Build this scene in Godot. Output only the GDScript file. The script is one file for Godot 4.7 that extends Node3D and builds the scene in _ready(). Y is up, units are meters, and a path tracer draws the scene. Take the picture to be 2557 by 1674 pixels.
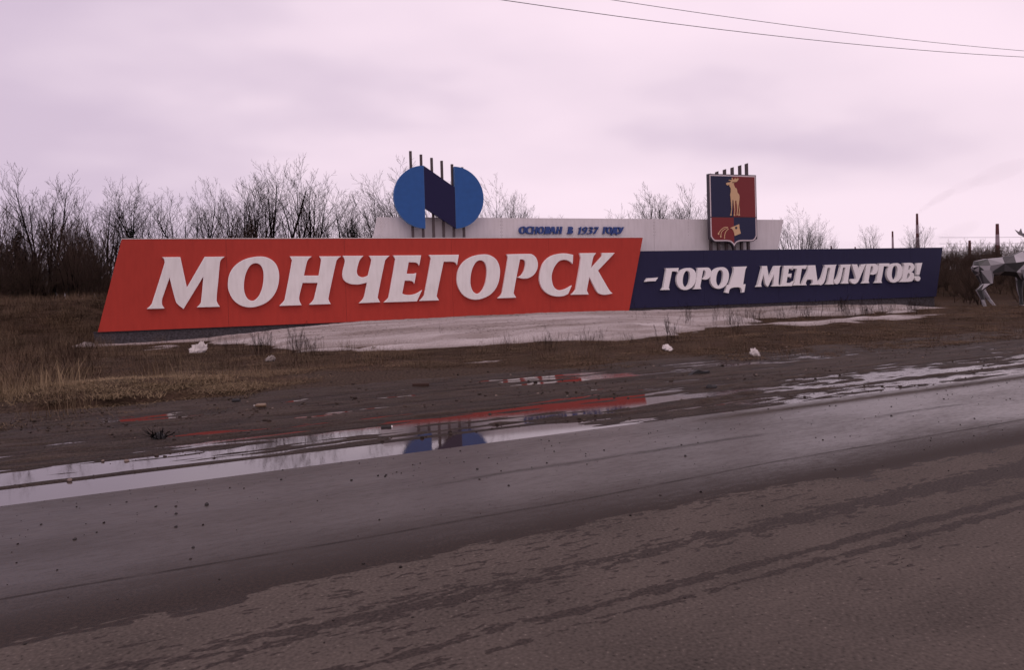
extends Node3D

# Frames: the road runs along R, T points across it to the sign; the sign stands in the frame D (along), up, N (towards the road).
const R := Vector3(0.8940, 0, -0.44807)
const T := Vector3(-0.44807, 0, -0.8940)
const D := Vector3(0.94176, 0, -0.33629)
const N := Vector3(0.33629, 0, 0.94176)
const O := Vector3(-12.828, 0, -22.66)
const GLYPHS := {
	"em": [[293,1000,1,613,1000,1,710,408,1,1048,998,1,1409,998,1,1344,941,0,1316,858,0,1279,539,0,1237,194,0,1250,93,0,1292,19,1,876,22,1,940,92,0,963,191,0,1015,623,1,638,0,1,539,94,0,497,194,0,413,613,1,284,244,0,267,190,0,264,97,0,303,19,1,0,22,1,76,98,0,119,206,0,317,823,0,337,921,0,322,976,0]],
	"o": [[607,1000,0,767,964,0,893,855,0,952,672,0,935,455,0,864,264,0,729,108,0,554,24,0,383,0,0,215,46,0,83,162,0,5,343,0,0,522,0,47,699,0,167,854,0,361,963,0], [533,869,0,612,825,0,656,711,0,657,553,0,624,372,0,561,227,0,483,144,0,408,132,0,336,188,0,292,313,0,290,471,0,324,649,0,387,783,0,452,850,0]],
	"en": [[233,1000,1,667,995,1,592,932,0,552,834,0,497,603,1,791,598,1,842,863,0,845,935,0,814,994,1,1254,991,1,1175,925,0,1134,814,0,983,182,0,980,82,0,1014,5,1,580,4,1,668,97,0,703,201,0,765,449,1,466,456,1,394,188,0,396,84,0,434,0,1,0,1,1,86,93,0,121,196,0,262,860,0,265,936,0]],
	"che": [[13,1000,1,444,995,1,369,914,0,326,807,0,296,671,0,319,586,0,391,545,0,464,552,0,527,576,1,604,871,0,595,939,0,560,994,1,996,992,1,913,912,0,876,810,0,728,172,0,728,81,0,765,5,1,324,0,1,411,90,0,448,191,0,502,429,1,364,400,0,252,395,0,141,415,0,38,479,0,0,575,0,8,688,0,53,856,0,52,934,0]],
	"ye": [[231,1000,1,842,997,1,791,772,1,763,819,0,704,844,0,563,849,1,511,603,1,650,600,0,723,614,1,673,384,1,650,425,0,586,450,0,466,453,1,402,176,1,471,151,0,589,144,0,719,173,0,840,240,1,717,0,1,0,0,1,85,76,0,123,178,0,265,855,0,268,936,0]],
	"ge": [[240,1000,1,921,1000,1,872,770,1,845,818,0,778,846,0,569,849,1,403,167,0,397,78,0,440,0,1,0,2,1,99,105,0,132,210,0,271,844,0,278,938,0]],
	"er": [[242,994,1,722,1000,0,862,985,0,959,905,0,1000,760,0,965,615,0,877,505,0,762,445,0,635,433,0,491,463,1,582,511,0,654,607,0,693,738,0,689,830,0,641,872,0,562,877,1,397,168,0,402,77,0,444,4,1,0,0,1,92,86,0,129,201,0,265,848,0,268,939,0]],
	"es": [[862,966,1,845,755,1,773,816,0,642,855,0,495,820,0,376,688,0,306,516,0,308,343,0,362,208,0,476,145,0,637,168,0,808,248,1,707,52,1,589,8,0,414,0,0,227,52,0,73,176,0,0,363,0,13,562,0,105,785,0,282,936,0,515,1000,0,705,998,0]],
	"ka": [[245,1000,1,672,1000,1,605,919,0,572,818,0,522,629,1,793,883,0,836,937,0,826,999,1,1169,999,1,711,582,1,984,128,0,1081,27,1,904,0,0,768,18,0,665,95,0,482,439,1,411,143,0,417,88,0,452,20,1,0,26,1,106,124,0,138,217,0,266,808,0,269,916,0]],
	"dash": [[0,0,1,748,876,1,2534,908,0,3706,1000,1,2936,108,1,1188,101,0]],
	"de": [[378,992,1,1019,1000,1,958,908,0,923,801,0,825,319,1,936,325,1,870,22,1,763,7,1,755,123,0,693,200,0,566,218,0,374,208,0,246,172,0,185,85,0,168,0,1,0,33,1,113,321,1,208,324,1,388,721,0,424,881,0,415,952,0], [572,861,1,707,873,1,594,324,1,409,325,1,512,594,0]],
	"te": [[72,987,1,947,1000,1,828,793,1,766,834,0,616,829,1,473,147,0,484,66,0,520,0,1,47,5,1,136,94,0,190,254,0,334,833,1,130,837,0,0,793,1]],
	"a": [[504,1000,1,935,1000,1,1043,230,0,1078,106,0,1166,11,1,656,9,1,747,93,0,761,154,0,739,277,1,410,280,1,317,123,0,365,0,1,0,5,1,104,128,0,446,712,0], [700,748,1,713,445,1,540,445,1]],
	"el": [[422,996,1,1209,1000,1,1129,880,0,965,154,0,969,83,0,1000,15,1,511,19,1,614,121,0,655,241,0,810,840,1,633,843,1,507,386,0,374,106,0,196,0,0,21,44,1,0,195,1,126,233,0,229,331,0,335,530,0,456,850,0,471,930,0]],
	"u": [[108,1000,1,447,999,1,553,681,1,689,886,0,682,991,1,1037,1000,1,911,833,0,554,206,0,411,51,0,234,0,0,60,59,0,0,159,0,65,246,0,215,253,0,340,221,0,367,289,0,250,627,0,156,885,0]],
	"ve": [[264,990,1,748,1000,0,962,940,0,1053,774,0,967,590,0,844,521,0,977,436,0,1027,260,0,928,78,0,697,1,0,0,0,1,136,115,0,192,216,0,333,744,0,342,887,0], [663,841,1,765,836,0,790,737,0,712,636,0,617,621,1], [573,454,1,694,441,0,732,328,0,647,186,0,499,152,1]],
	"bang": [[44,983,1,634,1000,1,294,0,1,0,6,1]],
	"dot": [[1305,488,0,1140,165,0,738,0,0,288,70,0,0,342,0,8,689,0,309,949,0,762,1000,0,1156,818,0]],
	"one": [[60,0,1,400,0,1,352,60,0,380,200,0,540,1000,1,460,1000,1,360,900,0,190,850,1,178,790,1,290,800,0,170,200,0,132,60,0]],
	"nine": [[64,20,1,260,0,0,474,120,0,650,400,0,730,700,0,704,920,0,520,1000,0,296,930,0,168,740,0,146,530,0,234,420,0,380,400,0,488,440,1,400,250,0,256,130,0,82,110,1], [480,900,0,558,840,0,550,700,0,500,550,0,402,510,0,332,560,0,340,700,0,388,840,0]],
	"three": [[6,30,1,198,-10,0,406,30,0,562,160,0,606,330,0,552,460,0,444,520,1,578,590,0,664,720,0,656,880,0,536,980,0,348,990,0,206,930,1,218,840,1,336,880,0,442,860,0,472,760,0,394,620,0,242,560,1,226,480,1,362,460,0,396,330,0,336,180,0,212,110,0,58,140,1]],
	"seven": [[60,0,1,260,0,1,390,300,0,740,900,1,758,990,1,238,990,1,162,760,1,212,760,1,276,830,0,538,840,1,270,450,0,110,150,0]],
}
const RED_WORD := [["em", 1.492, 1.055, 2.315, 1.644], ["o", 3.885, 1.035, 1.577, 1.655], ["en", 5.440, 1.052, 2.046, 1.631], ["che", 7.515, 1.059, 1.618, 1.624], ["ye", 8.882, 1.058, 1.363, 1.619], ["ge", 10.135, 1.068, 1.482, 1.610], ["o", 11.529, 1.051, 1.619, 1.632], ["er", 13.034, 1.073, 1.610, 1.610], ["es", 14.701, 1.073, 1.385, 1.607], ["ka", 15.965, 1.079, 1.880, 1.608]]
const BLUE_WORDS := [["dash", 19.203, 1.538, 0.594, 0.160], ["ge", 19.920, 1.193, 0.829, 0.864], ["o", 20.645, 1.169, 0.903, 0.885], ["er", 21.393, 1.190, 0.882, 0.865], ["o", 22.233, 1.176, 0.889, 0.885], ["de", 22.913, 0.979, 1.111, 1.091], ["em", 24.471, 1.190, 1.285, 0.883], ["ye", 25.665, 1.202, 0.732, 0.868], ["te", 26.304, 1.218, 0.808, 0.854], ["a", 26.758, 1.214, 0.993, 0.852], ["el", 27.668, 1.204, 1.051, 0.870], ["el", 28.559, 1.222, 0.964, 0.852], ["u", 29.468, 1.208, 0.898, 0.866], ["er", 30.119, 1.223, 0.929, 0.860], ["ge", 30.849, 1.219, 0.863, 0.871], ["o", 31.555, 1.216, 0.910, 0.878], ["ve", 32.284, 1.234, 0.907, 0.861], ["bang", 33.310, 1.527, 0.354, 0.558], ["dot", 33.226, 1.250, 0.310, 0.237]]
const WHITE_WORDS := [["o", 14.167, 3.473, 0.297, 0.282], ["es", 14.432, 3.473, 0.278, 0.283], ["en", 14.647, 3.469, 0.325, 0.276], ["o", 14.935, 3.472, 0.271, 0.280], ["ve", 15.163, 3.472, 0.304, 0.274], ["a", 15.379, 3.472, 0.314, 0.274], ["en", 15.673, 3.472, 0.310, 0.275], ["ve", 16.133, 3.472, 0.274, 0.273], ["one", 16.586, 3.462, 0.187, 0.284], ["nine", 16.754, 3.461, 0.272, 0.281], ["three", 16.996, 3.467, 0.269, 0.272], ["seven", 17.257, 3.467, 0.262, 0.272], ["ge", 17.659, 3.470, 0.228, 0.270], ["o", 17.835, 3.474, 0.274, 0.270], ["de", 18.033, 3.414, 0.321, 0.327], ["u", 18.325, 3.470, 0.315, 0.268]]
const CREST_MOOSE := [23139,5520, 23221,5546, 23319,5554, 23369,5580, 23386,5601, 23264,5632, 23276,5657, 23355,5651, 23424,5657, 23414,5746, 23447,5754, 23486,5665, 23552,5680, 23604,5758, 23612,5689, 23668,5697, 23711,5760, 23701,5691, 23777,5741, 23724,5643, 23648,5572, 23434,5561, 23450,5526, 23540,5529, 23506,5486, 23545,5404, 23576,5336, 23641,5310, 23672,5241, 23678,5145, 23767,5050, 23784,4953, 23769,4828, 23755,4745, 23742,4634, 23768,4482, 23783,4428, 23761,4287, 23791,4187, 23695,4175, 23728,4263, 23747,4427, 23714,4620, 23693,4647, 23691,4427, 23659,4274, 23682,4210, 23605,4189, 23628,4274, 23649,4438, 23640,4633, 23611,4805, 23565,4805, 23549,4549, 23555,4425, 23530,4261, 23548,4174, 23479,4173, 23505,4273, 23518,4437, 23503,4548, 23472,4838, 23431,4823, 23411,4575, 23398,4424, 23366,4260, 23382,4184, 23294,4180, 23342,4271, 23370,4435, 23364,4574, 23355,4753, 23340,4932, 23325,5042, 23358,5153, 23362,5304, 23314,5372, 23292,5454, 23201,5425, 23145,5458]
const CREST_LADLE := [23292,3670, 23735,3829, 23743,3771, 23745,3677, 23777,3560, 23809,3454, 23774,3433, 23505,3343, 23481,3466, 23442,3559, 23381,3635]
const CREST_JETS := [[23188,3699, 23030,3699, 22848,3594, 22721,3454], [23174,3676, 23014,3617, 22873,3501, 22824,3338], [23208,3635, 23080,3524, 23021,3384, 23007,3280]]
const SNOW_TOP := [0.0, 0.02, 1.9, 0.0, 3.2, 0.07, 4.7, 0.17, 6.1, 0.28, 8.0, 0.38, 10.5, 0.42, 15.5, 0.44, 18.4, 0.37, 21.2, 0.34, 25.4, 0.35, 28.8, 0.33, 31.2, 0.18, 33.0, 0.0]
const SNOW_TOE := [0.0, 1.6, 1.5, 1.9, 3.1, 2.3, 4.4, 4.3, 5.6, 7.6, 7.9, 8.2, 9.8, 8.6, 11.5, 9.3, 12.8, 9.9, 14.5, 9.7, 16.0, 8.0, 18.7, 5.2, 22.0, 4.0, 26.0, 3.2, 30.0, 2.4, 33.0, 1.2]
const VERGE := [-40.0, 9.5, -4.0, 10.6, -1.7, 10.8, -0.4, 10.5, 0.6, 10.5, 1.3, 10.9, 2.7, 13.0, 4.2, 12.6, 5.1, 11.0, 6.4, 10.7, 8.4, 10.9, 9.9, 10.1, 11.8, 9.6, 14.3, 8.6, 20.0, 8.4, 60.0, 8.4]
const MUD_BIAS := [6.0, 0.004, 6.08, 0.006, 6.13, -0.014, 6.62, -0.013, 6.68, 0.007, 6.76, 0.006, 6.83, -0.008, 7.5, -0.002, 7.75, 0.002, 7.95, 0.012, 9.2, 0.016, 9.5, 0.011, 10.25, 0.011, 10.6, 0.025, 11.0, 0.04]

var noise_a := FastNoiseLite.new()
var noise_b := FastNoiseLite.new()
var noise_c := FastNoiseLite.new()
var rng := RandomNumberGenerator.new()
var used := {}
var mats := {}


func lin(r: float, g: float, b: float) -> Color:
	return Color(r, g, b).linear_to_srgb()


func numbered(called: String) -> String:
	var n: int = used.get(called, 0)
	used[called] = n + 1
	return called if n == 0 else "%s_%03d" % [called, n]


func tag(o: Node, label: String, category: String, group := "") -> Node:
	o.set_meta("label", label)
	o.set_meta("category", category)
	if group != "":
		o.set_meta("group", group)
	return o


func thing(called: String, label: String, category: String, where := Transform3D(), group := "") -> Node3D:
	var o := Node3D.new()
	o.name = numbered(called)
	o.transform = where
	add_child(o, true)
	tag(o, label, category, group)
	return o


func part(called: String, mesh: Mesh, parent: Node, material: Material = null, at := Transform3D()) -> MeshInstance3D:
	var o := MeshInstance3D.new()
	o.name = called
	o.mesh = mesh
	o.transform = at
	if material:
		o.material_override = material
	parent.add_child(o, true)
	return o


func structure(called: String, mesh: Mesh, material: Material = null) -> MeshInstance3D:
	var o := part(called, mesh, self, material)
	o.set_meta("kind", "structure")
	return o


func copy_of(o: Node3D, where: Transform3D, label: String, group := "") -> Node3D:
	var c: Node3D = o.duplicate()
	c.name = numbered(String(o.name).rstrip("0123456789").trim_suffix("_"))
	add_child(c, true)
	c.transform = where
	c.set_meta("label", label)
	if group != "":
		c.set_meta("group", group)
	return c


func paint(key: String, color: Color, rough := 0.8, metal := 0.0, spec := 0.5) -> StandardMaterial3D:
	var m := StandardMaterial3D.new()
	m.resource_name = key
	m.albedo_color = color
	m.roughness = rough
	m.metallic = metal
	m.metallic_specular = minf(spec, 0.15) if rough >= 0.9 else spec
	mats[key] = m
	return m


func cloth_noise(size: int, seed_value: int, freq: float, octaves: int, low: Color, high: Color, mid := 0.5) -> NoiseTexture2D:
	var f := FastNoiseLite.new()
	f.seed = seed_value
	f.frequency = freq
	f.fractal_octaves = octaves
	f.noise_type = FastNoiseLite.TYPE_SIMPLEX_SMOOTH
	var t := NoiseTexture2D.new()
	t.width = size
	t.height = size
	t.seamless = true
	t.noise = f
	var ramp := Gradient.new()
	ramp.offsets = PackedFloat32Array([0.0, mid, 1.0])
	ramp.colors = PackedColorArray([low, low.lerp(high, 0.5), high])
	t.color_ramp = ramp
	return t


func grain(m: StandardMaterial3D, tex: Texture2D, scale: float, world := true) -> void:
	m.albedo_texture = tex
	m.uv1_triplanar = true
	m.uv1_world_triplanar = world
	m.uv1_scale = Vector3.ONE * scale


func table(a: Array, x: float) -> float:
	if x <= a[0]:
		return a[1]
	for i in range(2, a.size(), 2):
		if x < a[i]:
			return lerpf(a[i - 1], a[i + 1], (x - a[i - 2]) / (a[i] - a[i - 2]))
	return a[a.size() - 1]


# ---------------------------------------------------------------- shapes

func tri(st: SurfaceTool, a: Vector3, b: Vector3, c: Vector3, n: Vector3) -> void:
	if (b - a).cross(c - a).dot(n) > 0.0:
		var k := b
		b = c
		c = k
	st.set_normal(n)
	st.add_vertex(a)
	st.set_normal(n)
	st.add_vertex(b)
	st.set_normal(n)
	st.add_vertex(c)


func quad(st: SurfaceTool, a: Vector3, b: Vector3, c: Vector3, d: Vector3, n: Vector3) -> void:
	tri(st, a, b, c, n)
	tri(st, a, c, d, n)


func begin() -> SurfaceTool:
	var st := SurfaceTool.new()
	st.begin(Mesh.PRIMITIVE_TRIANGLES)
	return st


func box(st: SurfaceTool, lo: Vector3, hi: Vector3) -> void:
	var p := [Vector3(lo.x, lo.y, lo.z), Vector3(hi.x, lo.y, lo.z), Vector3(hi.x, hi.y, lo.z), Vector3(lo.x, hi.y, lo.z), Vector3(lo.x, lo.y, hi.z), Vector3(hi.x, lo.y, hi.z), Vector3(hi.x, hi.y, hi.z), Vector3(lo.x, hi.y, hi.z)]
	quad(st, p[0], p[1], p[2], p[3], Vector3.FORWARD)
	quad(st, p[4], p[5], p[6], p[7], Vector3.BACK)
	quad(st, p[0], p[1], p[5], p[4], Vector3.DOWN)
	quad(st, p[3], p[2], p[6], p[7], Vector3.UP)
	quad(st, p[0], p[3], p[7], p[4], Vector3.LEFT)
	quad(st, p[1], p[2], p[6], p[5], Vector3.RIGHT)


func ccw(p: PackedVector2Array) -> PackedVector2Array:
	var q := p.duplicate()
	if Geometry2D.is_polygon_clockwise(q):
		q.reverse()
	return q


func bridged(outer: PackedVector2Array, holes: Array) -> PackedVector2Array:
	var poly := ccw(outer)
	for hole: PackedVector2Array in holes:
		var h := ccw(hole)
		h.reverse()
		var best := INF
		var bi := 0
		var bj := 0
		for i in poly.size():
			for j in h.size():
				var dd := poly[i].distance_squared_to(h[j])
				if dd < best:
					best = dd
					bi = i
					bj = j
		var away := (h[bj] - poly[bi]).orthogonal().normalized() * 0.0004
		var joined := PackedVector2Array()
		for i in bi + 1:
			joined.append(poly[i])
		for j in h.size():
			joined.append(h[(bj + j) % h.size()])
		joined.append(h[bj] - away)
		joined.append(poly[bi] - away)
		for i in range(bi + 1, poly.size()):
			joined.append(poly[i])
		poly = joined
	return poly


# A flat shape in x, y pulled from z0 to z1, with its front at z1.
func slab(st: SurfaceTool, outer: PackedVector2Array, holes: Array, z0: float, z1: float, back := true) -> void:
	var face := bridged(outer, holes)
	var idx := Geometry2D.triangulate_polygon(face)
	if idx.is_empty():
		idx = Geometry2D.triangulate_polygon(ccw(outer))
		face = ccw(outer)
	for i in range(0, idx.size(), 3):
		var a := face[idx[i]]
		var b := face[idx[i + 1]]
		var c := face[idx[i + 2]]
		tri(st, Vector3(a.x, a.y, z1), Vector3(b.x, b.y, z1), Vector3(c.x, c.y, z1), Vector3.BACK)
		if back:
			tri(st, Vector3(a.x, a.y, z0), Vector3(b.x, b.y, z0), Vector3(c.x, c.y, z0), Vector3.FORWARD)
	var rings := [ccw(outer)]
	for h: PackedVector2Array in holes:
		var q := ccw(h)
		q.reverse()
		rings.append(q)
	for ring: PackedVector2Array in rings:
		for i in ring.size():
			var a := ring[i]
			var b := ring[(i + 1) % ring.size()]
			var e := b - a
			if e.length() < 1e-5:
				continue
			var n := Vector3(e.y, -e.x, 0).normalized()
			quad(st, Vector3(a.x, a.y, z0), Vector3(b.x, b.y, z0), Vector3(b.x, b.y, z1), Vector3(a.x, a.y, z1), n)


# x, y, corner triples (thousandths of the height) to a smooth outline.
func outline(a: Array, at: Vector2, size: Vector2, own: Vector2, steps := 4) -> PackedVector2Array:
	var p := PackedVector2Array()
	var hard := []
	for i in range(0, a.size(), 3):
		p.append(Vector2(at.x + a[i] / own.x * size.x, at.y + a[i + 1] / own.y * size.y))
		hard.append(a[i + 2] == 1)
	var out := PackedVector2Array()
	var n := p.size()
	for i in n:
		var j := (i + 1) % n
		if hard[i] and hard[j]:
			out.append(p[i])
			continue
		var before := p[i] - (p[j] - p[i]) if hard[i] else p[(i + n - 1) % n]
		var after := p[j] + (p[j] - p[i]) if hard[j] else p[(j + 1) % n]
		for k in steps:
			out.append(p[i].cubic_interpolate(p[j], before, after, float(k) / steps))
	return out


func glyph(called: String, at: Vector2, size: Vector2) -> Array:
	var g: Array = GLYPHS[called]
	var own := Vector2(1, 1)
	for i in range(0, g[0].size(), 3):
		own = Vector2(maxf(own.x, g[0][i]), maxf(own.y, g[0][i + 1]))
	var out := []
	for ring in g:
		out.append(outline(ring, at, size, own))
	return out


func lathe(st: SurfaceTool, profile: Array, sides: int) -> void:
	for i in range(0, profile.size() - 2, 2):
		var r0: float = profile[i]
		var y0: float = profile[i + 1]
		var r1: float = profile[i + 2]
		var y1: float = profile[i + 3]
		for k in sides:
			var a := TAU * k / sides
			var b := TAU * (k + 1) / sides
			var mid := (a + b) / 2
			var n := Vector3(cos(mid) * (y1 - y0), r0 - r1, sin(mid) * (y1 - y0)).normalized()
			if n.length() < 0.5:
				continue
			var pa := Vector3(cos(a) * r0, y0, sin(a) * r0)
			var pb := Vector3(cos(b) * r0, y0, sin(b) * r0)
			var pc := Vector3(cos(b) * r1, y1, sin(b) * r1)
			var pd := Vector3(cos(a) * r1, y1, sin(a) * r1)
			if r0 > 1e-6:
				tri(st, pa, pb, pc, n)
			if r1 > 1e-6:
				tri(st, pa, pc, pd, n)


# ---------------------------------------------------------------- ground shape

func along(p: Vector3) -> float:
	return p.dot(R)


func across(p: Vector3) -> float:
	return p.dot(T)


func mud(s: float, t: float) -> float:
	var h := table(MUD_BIAS, t)
	var rough := noise_a.get_noise_2d(s * 34.0, t * 300.0) * 0.020 + noise_b.get_noise_2d(s * 110.0, t * 900.0) * 0.012
	if t < 6.7:
		var end := smoothstep(3.5, 4.3, s + noise_a.get_noise_2d(s * 50.0, 7.0) * 0.4)
		h += end * 0.017 * smoothstep(6.10, 6.16, t) + rough * smoothstep(6.08, 6.16, t) * lerpf(0.12, 0.75, end)
		h += noise_b.get_noise_2d(s * 230.0 + 90.0, t * 1300.0) * 0.014 * smoothstep(4.5, 6.0, s) * smoothstep(6.12, 6.25, t)
		h -= 0.0055 * smoothstep(5.2, 7.5, s) * (1.0 - smoothstep(12.5, 15.0, s))
	elif t < 6.8:
		h = lerpf(h, 0.001, smoothstep(2.4, 4.0, s)) + rough * 0.35
	else:
		h += rough * 1.3
		if t < 7.12 and s > 3.2 and s < 7.0:
			h += 0.010 * (1.0 - smoothstep(7.0, 7.12, t)) + noise_b.get_noise_2d(s * 230.0, t * 1300.0) * 0.010
		if t < 7.8:
			h += 0.007 * smoothstep(-2.2, -1.0, s) * (1.0 - smoothstep(0.2, 1.2, s)) * smoothstep(7.0, 7.3, t)
			h -= 0.007 * smoothstep(1.6, 2.6, s) * (1.0 - smoothstep(6.0, 7.0, s)) * smoothstep(7.05, 7.25, t)
			h += (0.004 + noise_b.get_noise_2d(s * 230.0, t * 1300.0) * 0.016) * smoothstep(5.5, 7.0, s)
		elif t > 9.3:
			h -= 0.015 * smoothstep(4.3, 5.0, s) * (1.0 - smoothstep(6.4, 7.2, s))
			h -= 0.011 * smoothstep(7.2, 8.0, s) * (1.0 - smoothstep(11.0, 12.0, s))
		elif t < 8.9:
			h -= 0.006 * (1.0 - smoothstep(0.5, 2.0, s)) * smoothstep(7.95, 8.3, t)
		if t > 7.9 and t < 9.6:
			h += 0.006 * sin(t * 31.0 + noise_a.get_noise_2d(s * 18.0, 5.0) * 4.0) * smoothstep(0.0, 0.35, noise_a.get_noise_2d(s * 14.0, t * 25.0) + 0.2)
	return h


func height(p: Vector3) -> float:
	var s := along(p)
	var t := across(p)
	if t < 6.0:
		return 0.0
	if t < 11.0:
		var far := smoothstep(24.0, 30.0, absf(s - 6.0))
		return lerpf(mud(s, t), 0.0, far)
	var q := p - O
	var a := q.dot(D)
	var n := q.dot(N)
	var h := 0.04 + 0.05 * smoothstep(11.0, 13.0, t) * (0.6 + noise_a.get_noise_2d(s * 8.0, t * 12.0)) + 0.03 * noise_b.get_noise_2d(s * 25.0, t * 30.0) * smoothstep(11.0, 12.0, t)
	# the low mound of the left verge
	h += 0.16 * exp(-pow((s + 0.6) / 1.8, 2.0) - pow((t - 12.0) / 1.2, 2.0))
	# ditch on the left
	h -= 0.16 * exp(-pow((t - 17.2) / 1.1, 2.0)) * (1.0 - smoothstep(-2.2, -1.2, s))
	# embankment behind the sign and left of it
	var toe := lerpf(1.6, -4.0, smoothstep(-2.2, 1.5, a))
	h += (1.4 + 0.14 * noise_b.get_noise_2d(s * 6.0, t * 6.0)) * smoothstep(0.0, 7.5, toe - n) * (0.94 + 0.12 * noise_a.get_noise_2d(s * 30.0, t * 30.0))
	# at the foot of the sign the soil is level
	var foot := smoothstep(0.6, 0.0, absf(n + 0.15) - 0.6) * smoothstep(-0.4, 0.2, a) * (1.0 - smoothstep(34.6, 36.0, a))
	h = lerpf(h, -0.04, foot)
	# uneven low mounds at right
	h += smoothstep(8.0, 13.0, s) * smoothstep(11.0, 12.5, t) * (0.5 + noise_a.get_noise_2d(s * 22.0, t * 34.0)) * 0.13 * smoothstep(5.0, 8.5, n)
	# rise beyond the right end of the sign
	h += 0.55 * smoothstep(37.0, 56.0, a) * smoothstep(0.0, -16.0, n)
	return h


func snow_over(a: float, n: float) -> float:
	var toe := table(SNOW_TOE, a)
	var top := table(SNOW_TOP, a)
	var wob := noise_a.get_noise_2d(a * 22.0, n * 40.0)
	var fine := noise_b.get_noise_2d(a * 45.0, n * 90.0)
	var k := 1.0 - (n + wob * 1.8 + fine * 1.1) / toe
	var h := -0.05
	if k > 0.0:
		h = maxf(h, top * pow(k, 0.55) + 0.05 * smoothstep(0.0, 0.25, k) - 0.02)
	h += wob * 0.045 + fine * 0.035 + noise_c.get_noise_2d(a * 320.0, n * 520.0) * 0.016
	# thin broken snow farther right
	var strip := exp(-pow((n - 7.4 - 0.10 * (20.0 - a)) / 1.5, 2.0)) * smoothstep(14.0, 16.5, a) * (1.0 - smoothstep(25.0, 28.0, a))
	h = maxf(h, -0.075 + 0.11 * strip + wob * 0.07 + fine * 0.05)
	# remains on the left
	var left := exp(-pow((a - 2.0) / 2.2, 2.0) - pow((n - 4.2) / 2.2, 2.0))
	h = maxf(h, -0.10 + 0.085 * left + wob * 0.05 + fine * 0.06)
	return h


func mesh_of(v: PackedVector3Array, idx: PackedInt32Array, uv := PackedVector2Array(), colors := PackedColorArray(), smooth := true) -> ArrayMesh:
	var a := []
	a.resize(Mesh.ARRAY_MAX)
	a[Mesh.ARRAY_VERTEX] = v
	a[Mesh.ARRAY_INDEX] = idx
	if uv.size():
		a[Mesh.ARRAY_TEX_UV] = uv
	if colors.size():
		a[Mesh.ARRAY_COLOR] = colors
	if smooth:
		var normals := PackedVector3Array()
		normals.resize(v.size())
		for i in range(0, idx.size(), 3):
			var n := (v[idx[i + 2]] - v[idx[i]]).cross(v[idx[i + 1]] - v[idx[i]])
			for k in 3:
				normals[idx[i + k]] += n
		for i in normals.size():
			normals[i] = normals[i].normalized() if normals[i].length() > 0.0 else Vector3.UP
		a[Mesh.ARRAY_NORMAL] = normals
	var m := ArrayMesh.new()
	m.add_surface_from_arrays(Mesh.PRIMITIVE_TRIANGLES, a)
	return m


# A sheet over a grid; place(x, y) gives the point.
func sheet(xs: PackedFloat32Array, ys: PackedFloat32Array, place: Callable, tint = null) -> ArrayMesh:
	var v := PackedVector3Array()
	var c := PackedColorArray()
	for y in ys:
		for x in xs:
			var p: Vector3 = place.call(x, y)
			v.append(p)
			if tint != null:
				c.append(tint.call(x, y, p))
	var idx := PackedInt32Array()
	var w := xs.size()
	for j in ys.size() - 1:
		for i in w - 1:
			var k := j * w + i
			var up := (v[k + 1] - v[k]).cross(v[k + w] - v[k]).y
			if up < 0.0:
				idx.append_array([k, k + 1, k + w, k + 1, k + w + 1, k + w])
			else:
				idx.append_array([k, k + w, k + 1, k + 1, k + w, k + w + 1])
	return mesh_of(v, idx, PackedVector2Array(), c)


func steps(from: float, to: float, by: float) -> PackedFloat32Array:
	var a := PackedFloat32Array()
	var n := int(round((to - from) / by))
	for i in n + 1:
		a.append(lerpf(from, to, float(i) / n))
	return a


func joined(lists: Array) -> PackedFloat32Array:
	var a := PackedFloat32Array()
	for l in lists:
		for x in l:
			if a.is_empty() or x > a[a.size() - 1] + 1e-4:
				a.append(x)
	return a


# ---------------------------------------------------------------- the road's surface

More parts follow.
